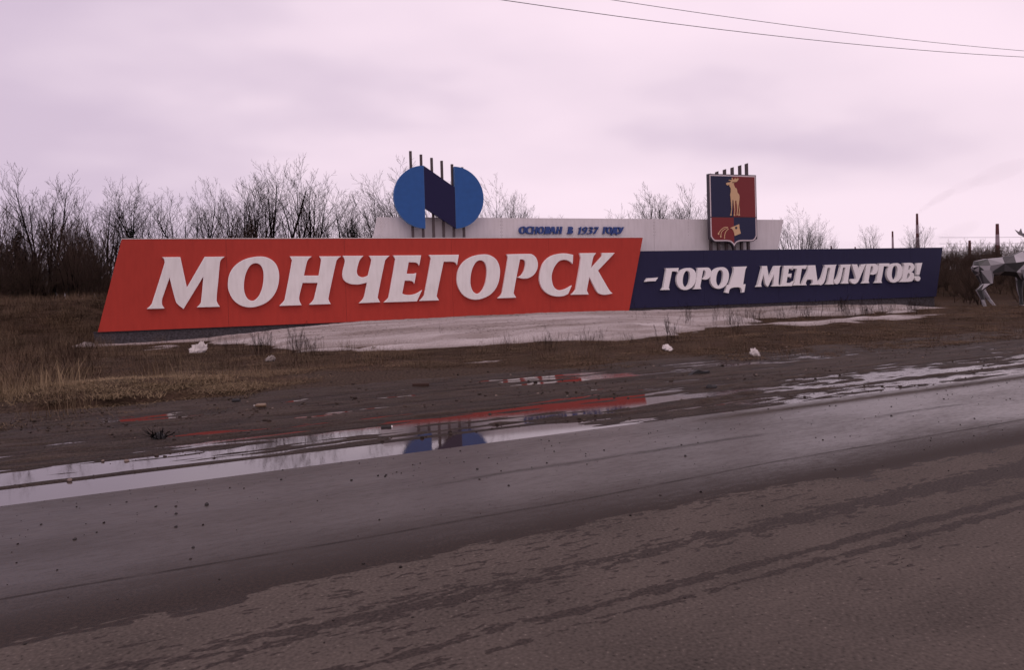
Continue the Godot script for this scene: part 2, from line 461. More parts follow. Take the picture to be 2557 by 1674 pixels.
func road_textures(s0: float, s1: float, t0: float, t1: float, w: int, h: int) -> Array:
	var alb := PackedByteArray()
	alb.resize(w * h * 3)
	var rgh := PackedByteArray()
	rgh.resize(w * h)
	var film := PackedByteArray()
	film.resize(w * h)
	var curve := PackedByteArray()
	curve.resize(1024)
	for i in 1024:
		curve[i] = int(pow(i / 1023.0 * 0.4, 0.4545) * 255.0)
	var k := 0
	for j in h:
		var t := lerpf(t0, t1, (j + 0.5) / h)
		var track_a := exp(-pow((t - 3.13) / 0.10, 2.0))
		var track_b := 1.25 * exp(-pow((t - 2.72) / 0.040, 2.0)) + 1.1 * exp(-pow((t - 2.59) / 0.032, 2.0))
		var fade := smoothstep(1.9, 2.5, t)
		var band := exp(-pow((t - 3.70) / 0.17, 2.0))
		var deep := smoothstep(3.7, 4.6, t)
		for i in w:
			var s := lerpf(s0, s1, (i + 0.5) / w)
			var big := noise_a.get_noise_2d(s * 26.0, t * 90.0)
			var mid := noise_b.get_noise_2d(s * 300.0, t * 1300.0)
			var speck := noise_b.get_noise_2d(s * 900.0 + 500.0, t * 2600.0)
			var fine := noise_c.get_noise_2d(s * 4200.0, t * 4200.0)
			var edge := 3.60 + big * 0.20 + mid * 0.085 + maxf(0.0, speck) * 0.05 - 0.10 * smoothstep(0.15, 0.5, noise_c.get_noise_2d(s * 130.0, 3.0))
			var wet := smoothstep(-0.008, 0.016, t - edge)
			# wet prints of tyres and spatter on the dry part
			var right := smoothstep(1.6, 5.0, s)
			var p := track_a * (0.50 + 0.55 * right) + track_b * (0.62 + 0.3 * right) * smoothstep(-1.5, 1.0, s + big) + 0.10 * fade + 0.16 * right * smoothstep(2.5, 2.9, t) + mid * 0.52 + speck * 0.50 + big * 0.42
			var spot := smoothstep(0.55, 0.63, p) * (1.0 - wet)
			var patch_ := noise_a.get_noise_2d(s * 70.0 + 300.0, t * 110.0)
			var g := 1.0 + fine * 0.36 + mid * 0.05 + patch_ * 0.28
			var c := Vector3(0.074, 0.0595, 0.051) * g * (1.0 + big * 0.12)
			if fine > 0.70:
				c += Vector3(0.055, 0.047, 0.041)
			elif fine < -0.66:
				c *= 0.55
			# cracks and seams along the lane
			var seam := exp(-pow((t - 4.17 - big * 0.05 + 0.02 * sin(s * 0.9)) / 0.014, 2.0)) * (0.75 + mid) + 0.8 * exp(-pow((t - 5.0 - big * 0.10) / 0.04, 2.0)) * smoothstep(-0.1, 0.2, big + mid * 0.3)
			seam = clampf(seam, 0.0, 1.0)
			var soak := clampf(wet - 0.25 * wet * deep, 0.0, 1.0)
			c = c.lerp(Vector3(0.030, 0.0215, 0.0185) * (1.0 + fine * 0.7), maxf(soak, spot * 0.9))
			c *= 1.0 - 0.45 * seam * wet
			var ro := lerpf(0.95, 0.75, spot)
			ro = lerpf(ro, 0.62 - 0.16 * deep + 0.22 * fine + 0.2 * band + 0.15 * seam, wet)
			var sheen := wet * clampf(0.10 + 0.75 * deep + big * 0.60 + mid * 0.25 - seam * 0.6 - band * 0.3 - maxf(0.0, -fine) * 1.1 - maxf(0.0, speck - 0.15) * 0.7, 0.0, 1.0)
			# the strip beside the puddles has dried
			var dry := smoothstep(4.6, 5.8, s) * exp(-pow((t - 5.88 + mid * 0.03) / 0.10, 2.0))
			ro = lerpf(ro, 0.9, dry)
			sheen *= 1.0 - dry
			c = c.lerp(Vector3(0.055, 0.043, 0.037) * g, dry * 0.8)
			alb[k * 3] = curve[clampi(int(c.x * 2557.5), 0, 1023)]
			alb[k * 3 + 1] = curve[clampi(int(c.y * 2557.5), 0, 1023)]
			alb[k * 3 + 2] = curve[clampi(int(c.z * 2557.5), 0, 1023)]
			rgh[k] = clampi(int(ro * 255.0), 40, 255)
			film[k] = int(sheen * 150.0 * (0.50 + 0.65 * smoothstep(0.5, 8.0, s)))
			k += 1
	var grit := FastNoiseLite.new()
	grit.seed = 77
	grit.frequency = 0.32
	grit.fractal_octaves = 2
	var bump := grit.get_image(w, h)
	return [ImageTexture.create_from_image(Image.create_from_data(w, h, false, Image.FORMAT_RGB8, alb)), ImageTexture.create_from_image(Image.create_from_data(w, h, false, Image.FORMAT_L8, rgh)), ImageTexture.create_from_image(bump), ImageTexture.create_from_image(Image.create_from_data(w, h, false, Image.FORMAT_L8, film))]


func road_material(called: String, tex: Array, relief: float) -> StandardMaterial3D:
	var m := paint(called, Color.WHITE, 1.0)
	m.albedo_texture = tex[0]
	m.roughness_texture = tex[1]
	m.roughness_texture_channel = BaseMaterial3D.TEXTURE_CHANNEL_RED
	m.heightmap_enabled = true
	m.heightmap_texture = tex[2]
	m.heightmap_scale = relief
	m.metallic_specular = 0.22
	m.clearcoat_enabled = true
	m.clearcoat = 1.0
	m.clearcoat_roughness = 0.30
	m.clearcoat_texture = tex[3]
	m.texture_repeat = false
	return m


func road_patch(mesh: ArrayMesh, s0: float, s1: float, t0: float, t1: float, frame: Rect2, m: Material, ns := 4, nt := 2) -> void:
	var v := PackedVector3Array()
	var uv := PackedVector2Array()
	var nn := PackedVector3Array()
	var idx := PackedInt32Array()
	for j in nt + 1:
		for i in ns + 1:
			var s := lerpf(s0, s1, float(i) / ns)
			var t := lerpf(t0, t1, float(j) / nt)
			v.append(R * s + T * t + Vector3(0, 0.006, 0))
			uv.append(Vector2((s - frame.position.x) / frame.size.x, (t - frame.position.y) / frame.size.y))
			nn.append(Vector3.UP)
	for j in nt:
		for i in ns:
			var k := j * (ns + 1) + i
			idx.append_array([k, k + ns + 1, k + 1, k + 1, k + ns + 1, k + ns + 2])
	var a := []
	a.resize(Mesh.ARRAY_MAX)
	a[Mesh.ARRAY_VERTEX] = v
	a[Mesh.ARRAY_NORMAL] = nn
	a[Mesh.ARRAY_TEX_UV] = uv
	a[Mesh.ARRAY_INDEX] = idx
	mesh.add_surface_from_arrays(Mesh.PRIMITIVE_TRIANGLES, a)
	mesh.surface_set_material(mesh.get_surface_count() - 1, m)


# ---------------------------------------------------------------- plants

class Twigs:
	var v := PackedVector3Array()
	var n := PackedVector3Array()
	var idx := PackedInt32Array()

	func limb(points: PackedVector3Array, radii: PackedFloat32Array, sides: int) -> void:
		var first := v.size()
		for i in points.size():
			var d := points[mini(i + 1, points.size() - 1)] - points[maxi(i - 1, 0)]
			d = d.normalized()
			var x := d.cross(Vector3.RIGHT if absf(d.x) < 0.8 else Vector3.BACK).normalized()
			var y := d.cross(x)
			for k in sides:
				var w := x * cos(TAU * k / sides) + y * sin(TAU * k / sides)
				v.append(points[i] + w * radii[i])
				n.append(w)
		for i in points.size() - 1:
			for k in sides:
				var a := first + i * sides + k
				var b := first + i * sides + (k + 1) % sides
				idx.append_array([a, b, a + sides, b, b + sides, a + sides])

	func mesh() -> ArrayMesh:
		var a := []
		a.resize(Mesh.ARRAY_MAX)
		a[Mesh.ARRAY_VERTEX] = v
		a[Mesh.ARRAY_NORMAL] = n
		a[Mesh.ARRAY_INDEX] = idx
		var m := ArrayMesh.new()
		m.add_surface_from_arrays(Mesh.PRIMITIVE_TRIANGLES, a)
		return m


func grow(bufs: Array, g: RandomNumberGenerator, p: Vector3, d: Vector3, length: float, r: float, level: int, spec: Dictionary) -> void:
	var n: int = [9, 6, 4, 2][level]
	var pts := PackedVector3Array([p])
	var rad := PackedFloat32Array([r])
	var dirs := [d]
	for i in n:
		var w: float = spec.wander[level]
		d = (d + Vector3(g.randf_range(-w, w), g.randf_range(-w, w) * 0.5, g.randf_range(-w, w)) + Vector3.UP * spec.lift[level]).normalized()
		p += d * length / n
		pts.append(p)
		rad.append(maxf(spec.thin, r * (1.0 - 0.85 * float(i + 1) / n)))
		dirs.append(d)
	bufs[mini(level, 2)].limb(pts, rad, [6, 4, 3, 3][level])
	if level == spec.levels:
		return
	var kids: int = spec.kids[level]
	for k in kids:
		var f: float = lerpf(spec.bare[level], 1.0, (k + g.randf()) / kids)
		var at := f * n
		var i := mini(int(at), n - 1)
		var q := pts[i].lerp(pts[i + 1], at - i)
		var along_: Vector3 = dirs[i + 1]
		var side := along_.cross(Vector3(g.randf_range(-1, 1), g.randf_range(-1, 1), g.randf_range(-1, 1))).normalized()
		var angle: float = deg_to_rad(g.randf_range(spec.angle[level] - 12.0, spec.angle[level] + 12.0))
		var cd := (along_ * cos(angle) + side * sin(angle)).normalized()
		var cl: float = length * (spec.reach * (1.0 - f) + spec.tip) * g.randf_range(0.75, 1.25)
		grow(bufs, g, q, cd, cl, maxf(spec.thin, lerpf(rad[i], rad[i + 1], at - i) * 0.55), level + 1, spec)


func bare_tree(seed_value: int, stems: int, lean: float, tall: float, r: float, spec: Dictionary, called: String, bark: Array) -> Node3D:
	var g := RandomNumberGenerator.new()
	g.seed = seed_value
	var bufs := [Twigs.new(), Twigs.new(), Twigs.new()]
	for k in stems:
		var az := TAU * (k + g.randf() * 0.6) / stems
		var a := deg_to_rad(lean * g.randf_range(0.4, 1.2))
		var d := Vector3(cos(az) * sin(a), cos(a), sin(az) * sin(a))
		grow(bufs, g, Vector3(cos(az), 0, sin(az)) * r * 1.5 * float(stems > 1) + Vector3(0, -0.15, 0), d, tall * g.randf_range(0.78, 1.0), r * g.randf_range(0.75, 1.0), 0, spec)
	var o := Node3D.new()
	o.name = called
	part("trunk", bufs[0].mesh(), o, bark[0])
	part("limbs", bufs[1].mesh(), o, bark[1])
	if bufs[2].v.size():
		part("crown", bufs[2].mesh(), o, bark[2])
	o.set_meta("category", "tree")
	return o


func spruce(seed_value: int, tall: float) -> Node3D:
	var g := RandomNumberGenerator.new()
	g.seed = seed_value
	var stem := Twigs.new()
	stem.limb(PackedVector3Array([Vector3(0, -0.1, 0), Vector3(0, tall * 0.5, 0), Vector3(0, tall, 0)]), PackedFloat32Array([0.07, 0.04, 0.006]), 6)
	var st := begin()
	var y := 0.3
	while y < tall:
		var reach := (tall - y) * 0.28 + 0.06
		for k in 9:
			var az := g.randf() * TAU
			var out := Vector3(cos(az), -0.18, sin(az))
			var sidev := Vector3(-sin(az), 0, cos(az))
			var l := reach * g.randf_range(0.6, 1.1)
			var yy := y + g.randf_range(-0.14, 0.14)
			out.y = g.randf_range(-0.5, 0.05)
			for m in 7:
				var q := Vector3(0, yy, 0) + out * l * (m + 1) / 7.0
				for e: float in [-1.0, 1.0]:
					var tip: Vector3 = q + sidev * e * l * 0.22 * (1.1 - m / 8.0) + out * 0.06 + Vector3(0, g.randf_range(-0.05, 0.03), 0)
					tri(st, q, q + out * 0.05, tip, Vector3(0, 1, 0))
					tri(st, q + Vector3(0, -0.03, 0), q + out * 0.05, tip, out.normalized())
		y += 0.13
	var o := Node3D.new()
	o.name = "spruce_tree"
	part("trunk", stem.mesh(), o, mats.bark)
	part("crown", st.commit(), o, mats.needles)
	o.set_meta("category", "tree")
	return o


func tuft(seed_value: int, blades: int, tall: float, spread: float, flat: float, wide: float) -> ArrayMesh:
	var g := RandomNumberGenerator.new()
	g.seed = seed_value
	var v := PackedVector3Array()
	var n := PackedVector3Array()
	var idx := PackedInt32Array()
	var comb := g.randf() * TAU
	for k in blades:
		var az := comb + g.randfn(0.0, 1.1)
		var p := Vector3(g.randfn(0, spread), -0.02, g.randfn(0, spread))
		var d := Vector3(cos(az) * flat, 1.0, sin(az) * flat).normalized()
		var side := Vector3(-sin(az), 0, cos(az)) * wide * g.randf_range(0.6, 1.2)
		var l := tall * g.randf_range(0.5, 1.2)
		var first := v.size()
		for i in 3:
			var w := 1.0 - i * 0.45
			v.append(p - side * w)
			v.append(p + side * w)
			var up := side.cross(d).normalized()
			if up.y < 0.0:
				up = -up
			n.append(up)
			n.append(up)
			p += d * l / 2.0
			d = (d + Vector3(cos(az) * flat * 0.7, -0.42 * flat, sin(az) * flat * 0.7)).normalized()
		for i in 2:
			var a := first + i * 2
			var turn := (v[a + 2] - v[a]).cross(v[a + 1] - v[a]).dot(n[a]) < 0.0
			idx.append_array([a, a + 2, a + 1, a + 1, a + 2, a + 3] if turn else [a, a + 1, a + 2, a + 1, a + 3, a + 2])
	var arr := []
	arr.resize(Mesh.ARRAY_MAX)
	arr[Mesh.ARRAY_VERTEX] = v
	arr[Mesh.ARRAY_NORMAL] = n
	arr[Mesh.ARRAY_INDEX] = idx
	var m := ArrayMesh.new()
	m.add_surface_from_arrays(Mesh.PRIMITIVE_TRIANGLES, arr)
	return m


func scatter(called: String, mesh: Mesh, material: Material, places: Array, tints: Array) -> void:
	var mm := MultiMesh.new()
	mm.transform_format = MultiMesh.TRANSFORM_3D
	mm.use_colors = true
	mm.mesh = mesh
	mm.instance_count = places.size()
	for i in places.size():
		mm.set_instance_transform(i, places[i])
		mm.set_instance_color(i, tints[i])
	var o := MultiMeshInstance3D.new()
	o.name = numbered(called)
	o.multimesh = mm
	o.material_override = material
	add_child(o, true)
	o.set_meta("kind", "stuff")


func stone(seed_value: int, rough := 0.25) -> ArrayMesh:
	var g := FastNoiseLite.new()
	g.seed = seed_value
	g.frequency = 0.9
	var s := SphereMesh.new()
	s.radius = 1.0
	s.height = 2.0
	s.radial_segments = 12
	s.rings = 6
	var a := s.get_mesh_arrays()
	var v: PackedVector3Array = a[Mesh.ARRAY_VERTEX]
	for i in v.size():
		v[i] *= 1.0 + g.get_noise_3dv(v[i]) * rough * 2.0
	return mesh_of(v, a[Mesh.ARRAY_INDEX])
# ---------------------------------------------------------------- the scene

func _ready() -> void:
	rng.seed = 4
	for f in [noise_a, noise_b, noise_c]:
		f.noise_type = FastNoiseLite.TYPE_SIMPLEX_SMOOTH
		f.frequency = 0.01
	noise_a.seed = 11
	noise_a.fractal_octaves = 3
	noise_b.seed = 23
	noise_b.fractal_octaves = 2
	noise_c.seed = 37
	noise_c.fractal_octaves = 2
	sky_and_camera()
	materials()
	ground()
	welcome_sign()
	emblem_sign()
	crest_sign()
	moose_statue()
	chimneys()
	wires()
	trees()
	weeds()
	grasses()
	litter()


func sky_and_camera() -> void:
	var cam := Camera3D.new()
	cam.name = "camera"
	cam.projection = Camera3D.PROJECTION_FRUSTUM
	cam.near = 0.1
	cam.far = 6000.0
	cam.size = 0.1 * 0.90683
	cam.frustum_offset = Vector2(0, 0.1 * -0.04496)
	cam.position = Vector3(0, 1.40, 0)
	cam.rotation_order = EULER_ORDER_YXZ
	cam.rotation_degrees = Vector3(-0.9927, 0, -1.5741)
	add_child(cam)

	var w := 1024
	var h := 512
	var img := Image.create(w, h, false, Image.FORMAT_RGBF)
	var cl := FastNoiseLite.new()
	cl.seed = 5
	cl.frequency = 0.55
	cl.fractal_octaves = 6
	cl.noise_type = FastNoiseLite.TYPE_SIMPLEX_SMOOTH
	var sheets := FastNoiseLite.new()
	sheets.seed = 9
	sheets.frequency = 0.25
	sheets.fractal_octaves = 3
	sheets.noise_type = FastNoiseLite.TYPE_SIMPLEX_SMOOTH
	for j in h:
		var el := (0.5 - (j + 0.5) / h) * PI
		for i in w:
			var az := ((i + 0.5) / w - 0.5) * TAU
			var c := Color(0.12, 0.10, 0.10)
			if el > -0.02:
				# azimuth 0 in the middle of the picture is straight ahead, -z
				var y := maxf(sin(el), 0.0)
				var dir := Vector3(sin(az) * cos(el), y, -cos(az) * cos(el))
				var far_ := 1.0 / (y + 0.22)
				var p := Vector2(dir.x, dir.z) * far_
				var n := cl.get_noise_3d(p.x * 1.0 + p.y * 0.25, p.y * 1.5, 0.0)
				var big := sheets.get_noise_3d(p.x * 0.9, p.y * 1.7, 4.0)
				var warm := 0.5 - 0.5 * sin(az)
				var base := lin3(0.90, 0.825, 0.895).lerp(lin3(0.965, 0.88, 0.935), warm)
				var light := lin3(1.0, 0.91, 0.965)
				var shade := lin3(0.805, 0.73, 0.82)
				var k := n * 1.5 + big * 1.3
				var col := base.lerp(light, clampf(0.18 + k * 1.1, 0.0, 1.0)).lerp(shade, clampf(-k * 1.1 - 0.02 + (0.5 - warm) * 0.4, 0.0, 0.8))
				# brighter veil low over the horizon
				var low := exp(-el * 5.0)
				col = col.lerp(lin3(0.955, 0.885, 0.925), 0.35 * low * (0.4 + warm))
				c = Color(col.x, col.y, col.z)
			img.set_pixel(i, j, c)
	var pano := PanoramaSkyMaterial.new()
	pano.panorama = ImageTexture.create_from_image(img)
	pano.filter = true
	var sky := Sky.new()
	sky.sky_material = pano
	var env := Environment.new()
	env.background_mode = Environment.BG_SKY
	env.sky = sky
	env.background_energy_multiplier = 1.0
	env.tonemap_mode = Environment.TONE_MAPPER_LINEAR
	env.tonemap_exposure = 1.0
	env.sdfgi_enabled = true
	env.ssao_enabled = true
	env.ssil_enabled = true
	env.volumetric_fog_enabled = true
	env.volumetric_fog_density = 0.0
	var we := WorldEnvironment.new()
	we.name = "world_environment"
	we.environment = env
	add_child(we)

	var sun := DirectionalLight3D.new()
	sun.name = "sun"
	sun.light_energy = 0.16
	sun.light_color = Color(1.0, 0.93, 0.88)
	sun.light_angular_distance = 25.0
	sun.shadow_enabled = true
	sun.rotation_degrees = Vector3(-62, -20, 0)
	add_child(sun)


func lin3(r: float, g: float, b: float) -> Vector3:
	var c := Color(r, g, b).srgb_to_linear()
	return Vector3(c.r, c.g, c.b)


func materials() -> void:
	var weather := cloth_noise(512, 3, 0.012, 4, Color(0.92, 0.915, 0.91), Color(1, 1, 1), 0.4)
	var dirt := cloth_noise(512, 8, 0.03, 5, Color(0.55, 0.52, 0.50), Color(1, 1, 1), 0.5)
	for a in [["red", lin(0.45, 0.043, 0.028)], ["blue", lin(0.014, 0.0135, 0.052)], ["white", lin(0.70, 0.655, 0.67)], ["letter", lin(0.88, 0.855, 0.83)]]:
		grain(paint(a[0], a[1], 0.55, 0.0, 0.35), weather, 0.35)
		mats[a[0]].uv1_scale = Vector3(0.9, 0.16, 0.9)
	paint("letter_edge", lin(0.90, 0.85, 0.84), 0.5, 0.0, 0.4)
	paint("small_letter", lin(0.84, 0.81, 0.81), 0.55, 0.0, 0.35)
	paint("blue_letter", lin(0.025, 0.055, 0.20), 0.5, 0.0, 0.4)
	grain(paint("emblem_blue", lin(0.022, 0.105, 0.34), 0.5, 0.0, 0.4), weather, 0.6)
	paint("emblem_dark", lin(0.015, 0.013, 0.055), 0.5, 0.0, 0.3)
	paint("emblem_edge", lin(0.05, 0.15, 0.36), 0.5)
	grain(paint("steel", lin(0.15, 0.115, 0.125), 0.6, 0.3), dirt, 2.0)
	grain(paint("concrete", lin(0.115, 0.108, 0.120), 0.9), dirt, 0.8)
	paint("steel_pale", lin(0.20, 0.18, 0.19), 0.6)
	paint("joint", lin(0.05, 0.045, 0.05), 0.9)
	paint("crest_blue", lin(0.014, 0.016, 0.055), 0.5, 0.0, 0.4)
	paint("crest_red", lin(0.19, 0.022, 0.024), 0.5, 0.0, 0.4)
	paint("crest_gold", lin(0.62, 0.40, 0.22), 0.6)
	paint("crest_plate", lin(0.045, 0.036, 0.05), 0.6)
	paint("crest_line", lin(0.66, 0.56, 0.58), 0.5)
	grain(paint("bark", lin(0.075, 0.054, 0.051), 0.95), dirt, 3.0)
	paint("bark_thin", lin(0.13, 0.09, 0.082), 0.95)
	paint("twig", lin(0.21, 0.145, 0.132), 0.95)
	grain(paint("birch", lin(0.17, 0.13, 0.12), 0.9), dirt, 3.0)
	paint("brown_twig", lin(0.38, 0.26, 0.205), 0.95)
	paint("needles", lin(0.018, 0.022, 0.016), 0.9)
	paint("stalk", lin(0.17, 0.108, 0.09), 0.95)
	var g := paint("grass", Color.WHITE, 0.95)
	g.vertex_color_use_as_albedo = true
	var v := paint("facet", Color.WHITE, 0.55)
	v.vertex_color_use_as_albedo = true
	paint("dull_bag", lin(0.26, 0.22, 0.20), 0.7)
	paint("bag", lin(0.55, 0.50, 0.48), 0.45)
	paint("dark_rubber", lin(0.018, 0.016, 0.017), 0.8)
	paint("bottle", lin(0.16, 0.10, 0.06), 0.35)
	paint("wood", lin(0.055, 0.034, 0.028), 0.9)
	paint("pebble", lin(0.030, 0.025, 0.025), 0.85)
	paint("wire", lin(0.36, 0.30, 0.34), 0.6)
	paint("chimney_red", lin(0.125, 0.055, 0.058), 0.9)
	paint("chimney_white", lin(0.33, 0.26, 0.29), 0.9)


func ground() -> void:
	# soil: everything beyond the mud, out to the horizon
	var soil := paint("soil", Color.WHITE, 0.96)
	soil.vertex_color_use_as_albedo = true
	grain(soil, cloth_noise(512, 14, 0.035, 5, Color(0.42, 0.40, 0.38), Color(1, 1, 1)), 0.9)
	var xs := joined([[-1600.0, -700.0, -300.0, -150.0, -90.0, -60.0, -40.0, -28.0, -20.0], steps(-16.0, 44.0, 0.2), [48.0, 54.0, 62.0, 75.0, 95.0, 130.0, 200.0, 400.0, 800.0, 1600.0]])
	var ys := joined([steps(10.9, 30.0, 0.2), steps(31.0, 60.0, 1.0), [70.0, 90.0, 130.0, 220.0, 400.0, 800.0, 1600.0]])
	var soil_tint := func(x: float, y: float, p: Vector3) -> Color:
		var edge := table(VERGE, x) + noise_b.get_noise_2d(x * 40.0, y * 40.0) * 1.4
		var grassy := smoothstep(-0.4, 0.5, y - edge)
		var n := noise_a.get_noise_2d(x * 14.0, y * 14.0) * 0.5 + 0.5
		var c := Color(0.100, 0.073, 0.058).lerp(Color(0.105, 0.068, 0.045), grassy)
		c = c.lerp(Color(0.055, 0.036, 0.027), grassy * n * 0.9)
		return c
	structure("ground", sheet(xs, ys, func(x: float, y: float) -> Vector3:
		var p := R * x + T * y
		p.y = height(p) if y < 300.0 and absf(x) < 200.0 else 1.0
		return p, soil_tint), soil)

	# mud and ruts between the road and the verge
	var wet := paint("mud", Color.WHITE, 0.68, 0.0, 0.22)
	wet.vertex_color_use_as_albedo = true
	grain(wet, cloth_noise(512, 19, 0.04, 5, Color(0.55, 0.53, 0.51), Color(1, 1, 1)), 1.3)
	relief(wet, 62, 0.08, 1.0)
	var mx := joined([[-1600.0, -300.0, -100.0, -40.0, -20.0, -10.0, -6.0], steps(-3.5, 9.0, 0.06), steps(9.1, 18.0, 0.12), steps(18.4, 32.0, 0.4), [36.0, 45.0, 70.0, 130.0, 400.0, 1600.0]])
	var my := joined([steps(6.06, 8.1, 0.028), steps(8.15, 10.9, 0.05)])
	structure("muddy_roadside", sheet(mx, my, func(x: float, y: float) -> Vector3:
		var p := R * x + T * y
		p.y = height(p)
		return p, func(x: float, y: float, p: Vector3) -> Color:
			var n := noise_a.get_noise_2d(x * 20.0, y * 120.0) * 0.5 + 0.5
			var up := smoothstep(-0.004, 0.02, p.y)
			return Color(0.042, 0.030, 0.0255).lerp(Color(0.092, 0.066, 0.052), clampf(up * (0.15 + 1.0 * n) + noise_b.get_noise_2d(x * 150.0, y * 500.0) * 0.3, 0.0, 1.0))), wet)
	# water standing in the ruts
	var water := paint("water", lin(0.040, 0.029, 0.027), 0.02, 0.0, 0.52)
	var ripple := FastNoiseLite.new()
	ripple.seed = 2
	ripple.frequency = 0.05
	ripple.fractal_octaves = 3
	var rip := NoiseTexture2D.new()
	rip.width = 512
	rip.height = 512
	rip.seamless = true
	rip.noise = ripple
	water.heightmap_enabled = true
	water.heightmap_texture = rip
	water.heightmap_scale = 0.006
	water.clearcoat_enabled = true
	water.clearcoat = 0.12
	water.clearcoat_roughness = 0.02
	water.uv1_triplanar = true
	water.uv1_world_triplanar = true
	water.uv1_scale = Vector3.ONE * 1.2
	structure("puddle", sheet(joined([steps(-10.0, 6.0, 2.0)]), joined([steps(6.07, 10.7, 0.5)]), func(x: float, y: float) -> Vector3: return R * x + T * y), water)
	# farther along the wind ruffles it
	var ruffled: StandardMaterial3D = water.duplicate()
	ruffled.resource_name = "ruffled_water"
	ruffled.heightmap_scale = 0.16
	structure("ruffled_puddle", sheet(joined([steps(6.0, 30.0, 2.0)]), joined([steps(6.07, 10.7, 0.5)]), func(x: float, y: float) -> Vector3: return R * x + T * y), ruffled)
	# meltwater in the ditch on the left
	structure("ditch_water", sheet(steps(-9.0, -0.9, 0.5), steps(15.9, 18.4, 0.5), func(x: float, y: float) -> Vector3: return R * x + T * y + Vector3(0, 0.02, 0)), water)

	# road
	var near := road_textures(-1.4, 6.4, 1.2, 5.1, 2048, 1024)
	var wide := road_textures(-12.0, 52.0, 1.2, 6.1, 2048, 512)
	var m_near := road_material("asphalt_near", near, 0.05)
	var m_wide := road_material("asphalt_wide", wide, 0.2)
	var road := ArrayMesh.new()
	var fn := Rect2(-1.4, 1.2, 7.8, 3.9)
	var fw := Rect2(-12.0, 1.2, 64.0, 4.9)
	road_patch(road, -1.4, 6.4, 1.2, 5.1, fn, m_near)
	road_patch(road, -12.0, -1.4, 1.2, 5.1, fw, m_wide)
	road_patch(road, 6.4, 52.0, 1.2, 5.1, fw, m_wide)
	road_patch(road, -12.0, 52.0, 5.1, 6.1, fw, m_wide)
	var dry := paint("asphalt_dry", lin(0.086, 0.069, 0.059), 0.92, 0.0, 0.22)
	grain(dry, cloth_noise(512, 31, 0.2, 3, Color(0.7, 0.7, 0.7), Color(1, 1, 1)), 0.8)
	road_patch(road, -12.0, 52.0, -5.0, 1.2, fw, dry)
	road_patch(road, -1600.0, -12.0, -5.0, 6.1, fw, dry)
	road_patch(road, 52.0, 1600.0, -5.0, 6.1, fw, dry)
	structure("road", road)
	structure("far_verge", sheet(joined([[-1600.0, -200.0, -40.0], steps(-30.0, 60.0, 3.0), [200.0, 1600.0]]), PackedFloat32Array([-1600.0, -400.0, -100.0, -30.0, -12.0, -7.0, -5.0]), func(x: float, y: float) -> Vector3: return R * x + T * y + Vector3(0, -0.02 - (0.1 if y < -6.0 else 0.0), 0), func(_x: float, _y: float, _p: Vector3) -> Color: return Color(0.06, 0.042, 0.030)), soil)

	# old snow in front of the sign
	var snow := paint("snow", Color.WHITE, 0.85)
	snow.vertex_color_use_as_albedo = true
	grain(snow, cloth_noise(512, 41, 0.06, 5, Color(0.58, 0.55, 0.53), Color(1, 1, 1), 0.40), 0.7)
	relief(snow, 61, 0.09, 2.2)
	structure("old_snow", sheet(steps(-0.3, 33.5, 0.075), joined([steps(-0.15, 13.0, 0.075)]), func(a: float, n: float) -> Vector3:
		var p := O + D * a + N * n
		p.y = height(p) + snow_over(a, n)
		return p, func(a: float, n: float, p: Vector3) -> Color:
			var k := noise_a.get_noise_2d(a * 8.0, n * 45.0) * 0.5 + 0.5
			var f := noise_b.get_noise_2d(a * 30.0, n * 120.0) * 0.5 + 0.5
			var belt := exp(-pow((n - 0.62 * table(SNOW_TOE, a)) / 1.2, 2.0))
			var c := Color(0.64, 0.585, 0.585).lerp(Color(0.30, 0.245, 0.225), clampf(k * 1.2 + f * 1.1 - 0.80 + belt * 0.40, 0.0, 1.0))
			var shallow := 1.0 - smoothstep(0.0, 0.07, snow_over(a, n))
			return c.lerp(Color(0.22, 0.175, 0.16), shallow * 0.6)), snow)


func relief(m: StandardMaterial3D, seed_value: int, freq: float, centimetres: float) -> void:
	var f := FastNoiseLite.new()
	f.seed = seed_value
	f.frequency = freq
	f.fractal_octaves = 4
	var t := NoiseTexture2D.new()
	t.width = 512
	t.height = 512
	t.seamless = true
	t.noise = f
	m.heightmap_enabled = true
	m.heightmap_texture = t
	m.heightmap_scale = centimetres


func sign_frame() -> Transform3D:
	return Transform3D(Basis(D, Vector3.UP, N), O)


func quad_outline(a: Array) -> PackedVector2Array:
	var p := PackedVector2Array()
	for i in range(0, a.size(), 2):
		p.append(Vector2(a[i], a[i + 1]))
	return p


func letters(words: Array, parent: Node3D, z0: float, z1: float, m: Material, face: Material) -> void:
	for l in words:
		var rings := glyph(l[0], Vector2(l[1], l[2]), Vector2(l[3], l[4]))
		var st := begin()
		slab(st, rings[0], rings.slice(1), z0, z1, false)
		var o := part("punctuation" if l[0] in ["dash", "bang", "dot"] else "letter", st.commit(), parent, m)
		if face:
			var inner := Geometry2D.offset_polygon(ccw(rings[0]), -0.020, Geometry2D.JOIN_MITER)
			if inner.is_empty():
				continue
			var holes := []
			for h: PackedVector2Array in rings.slice(1):
				var grown := Geometry2D.offset_polygon(ccw(h), 0.020, Geometry2D.JOIN_ROUND)
				if grown.size():
					holes.append(grown[0])
			var sf := begin()
			for poly in inner:
				slab(sf, poly, holes if poly == inner[0] else [], z1 - 0.002, z1 + 0.003, false)
			part("face", sf.commit(), o, face)


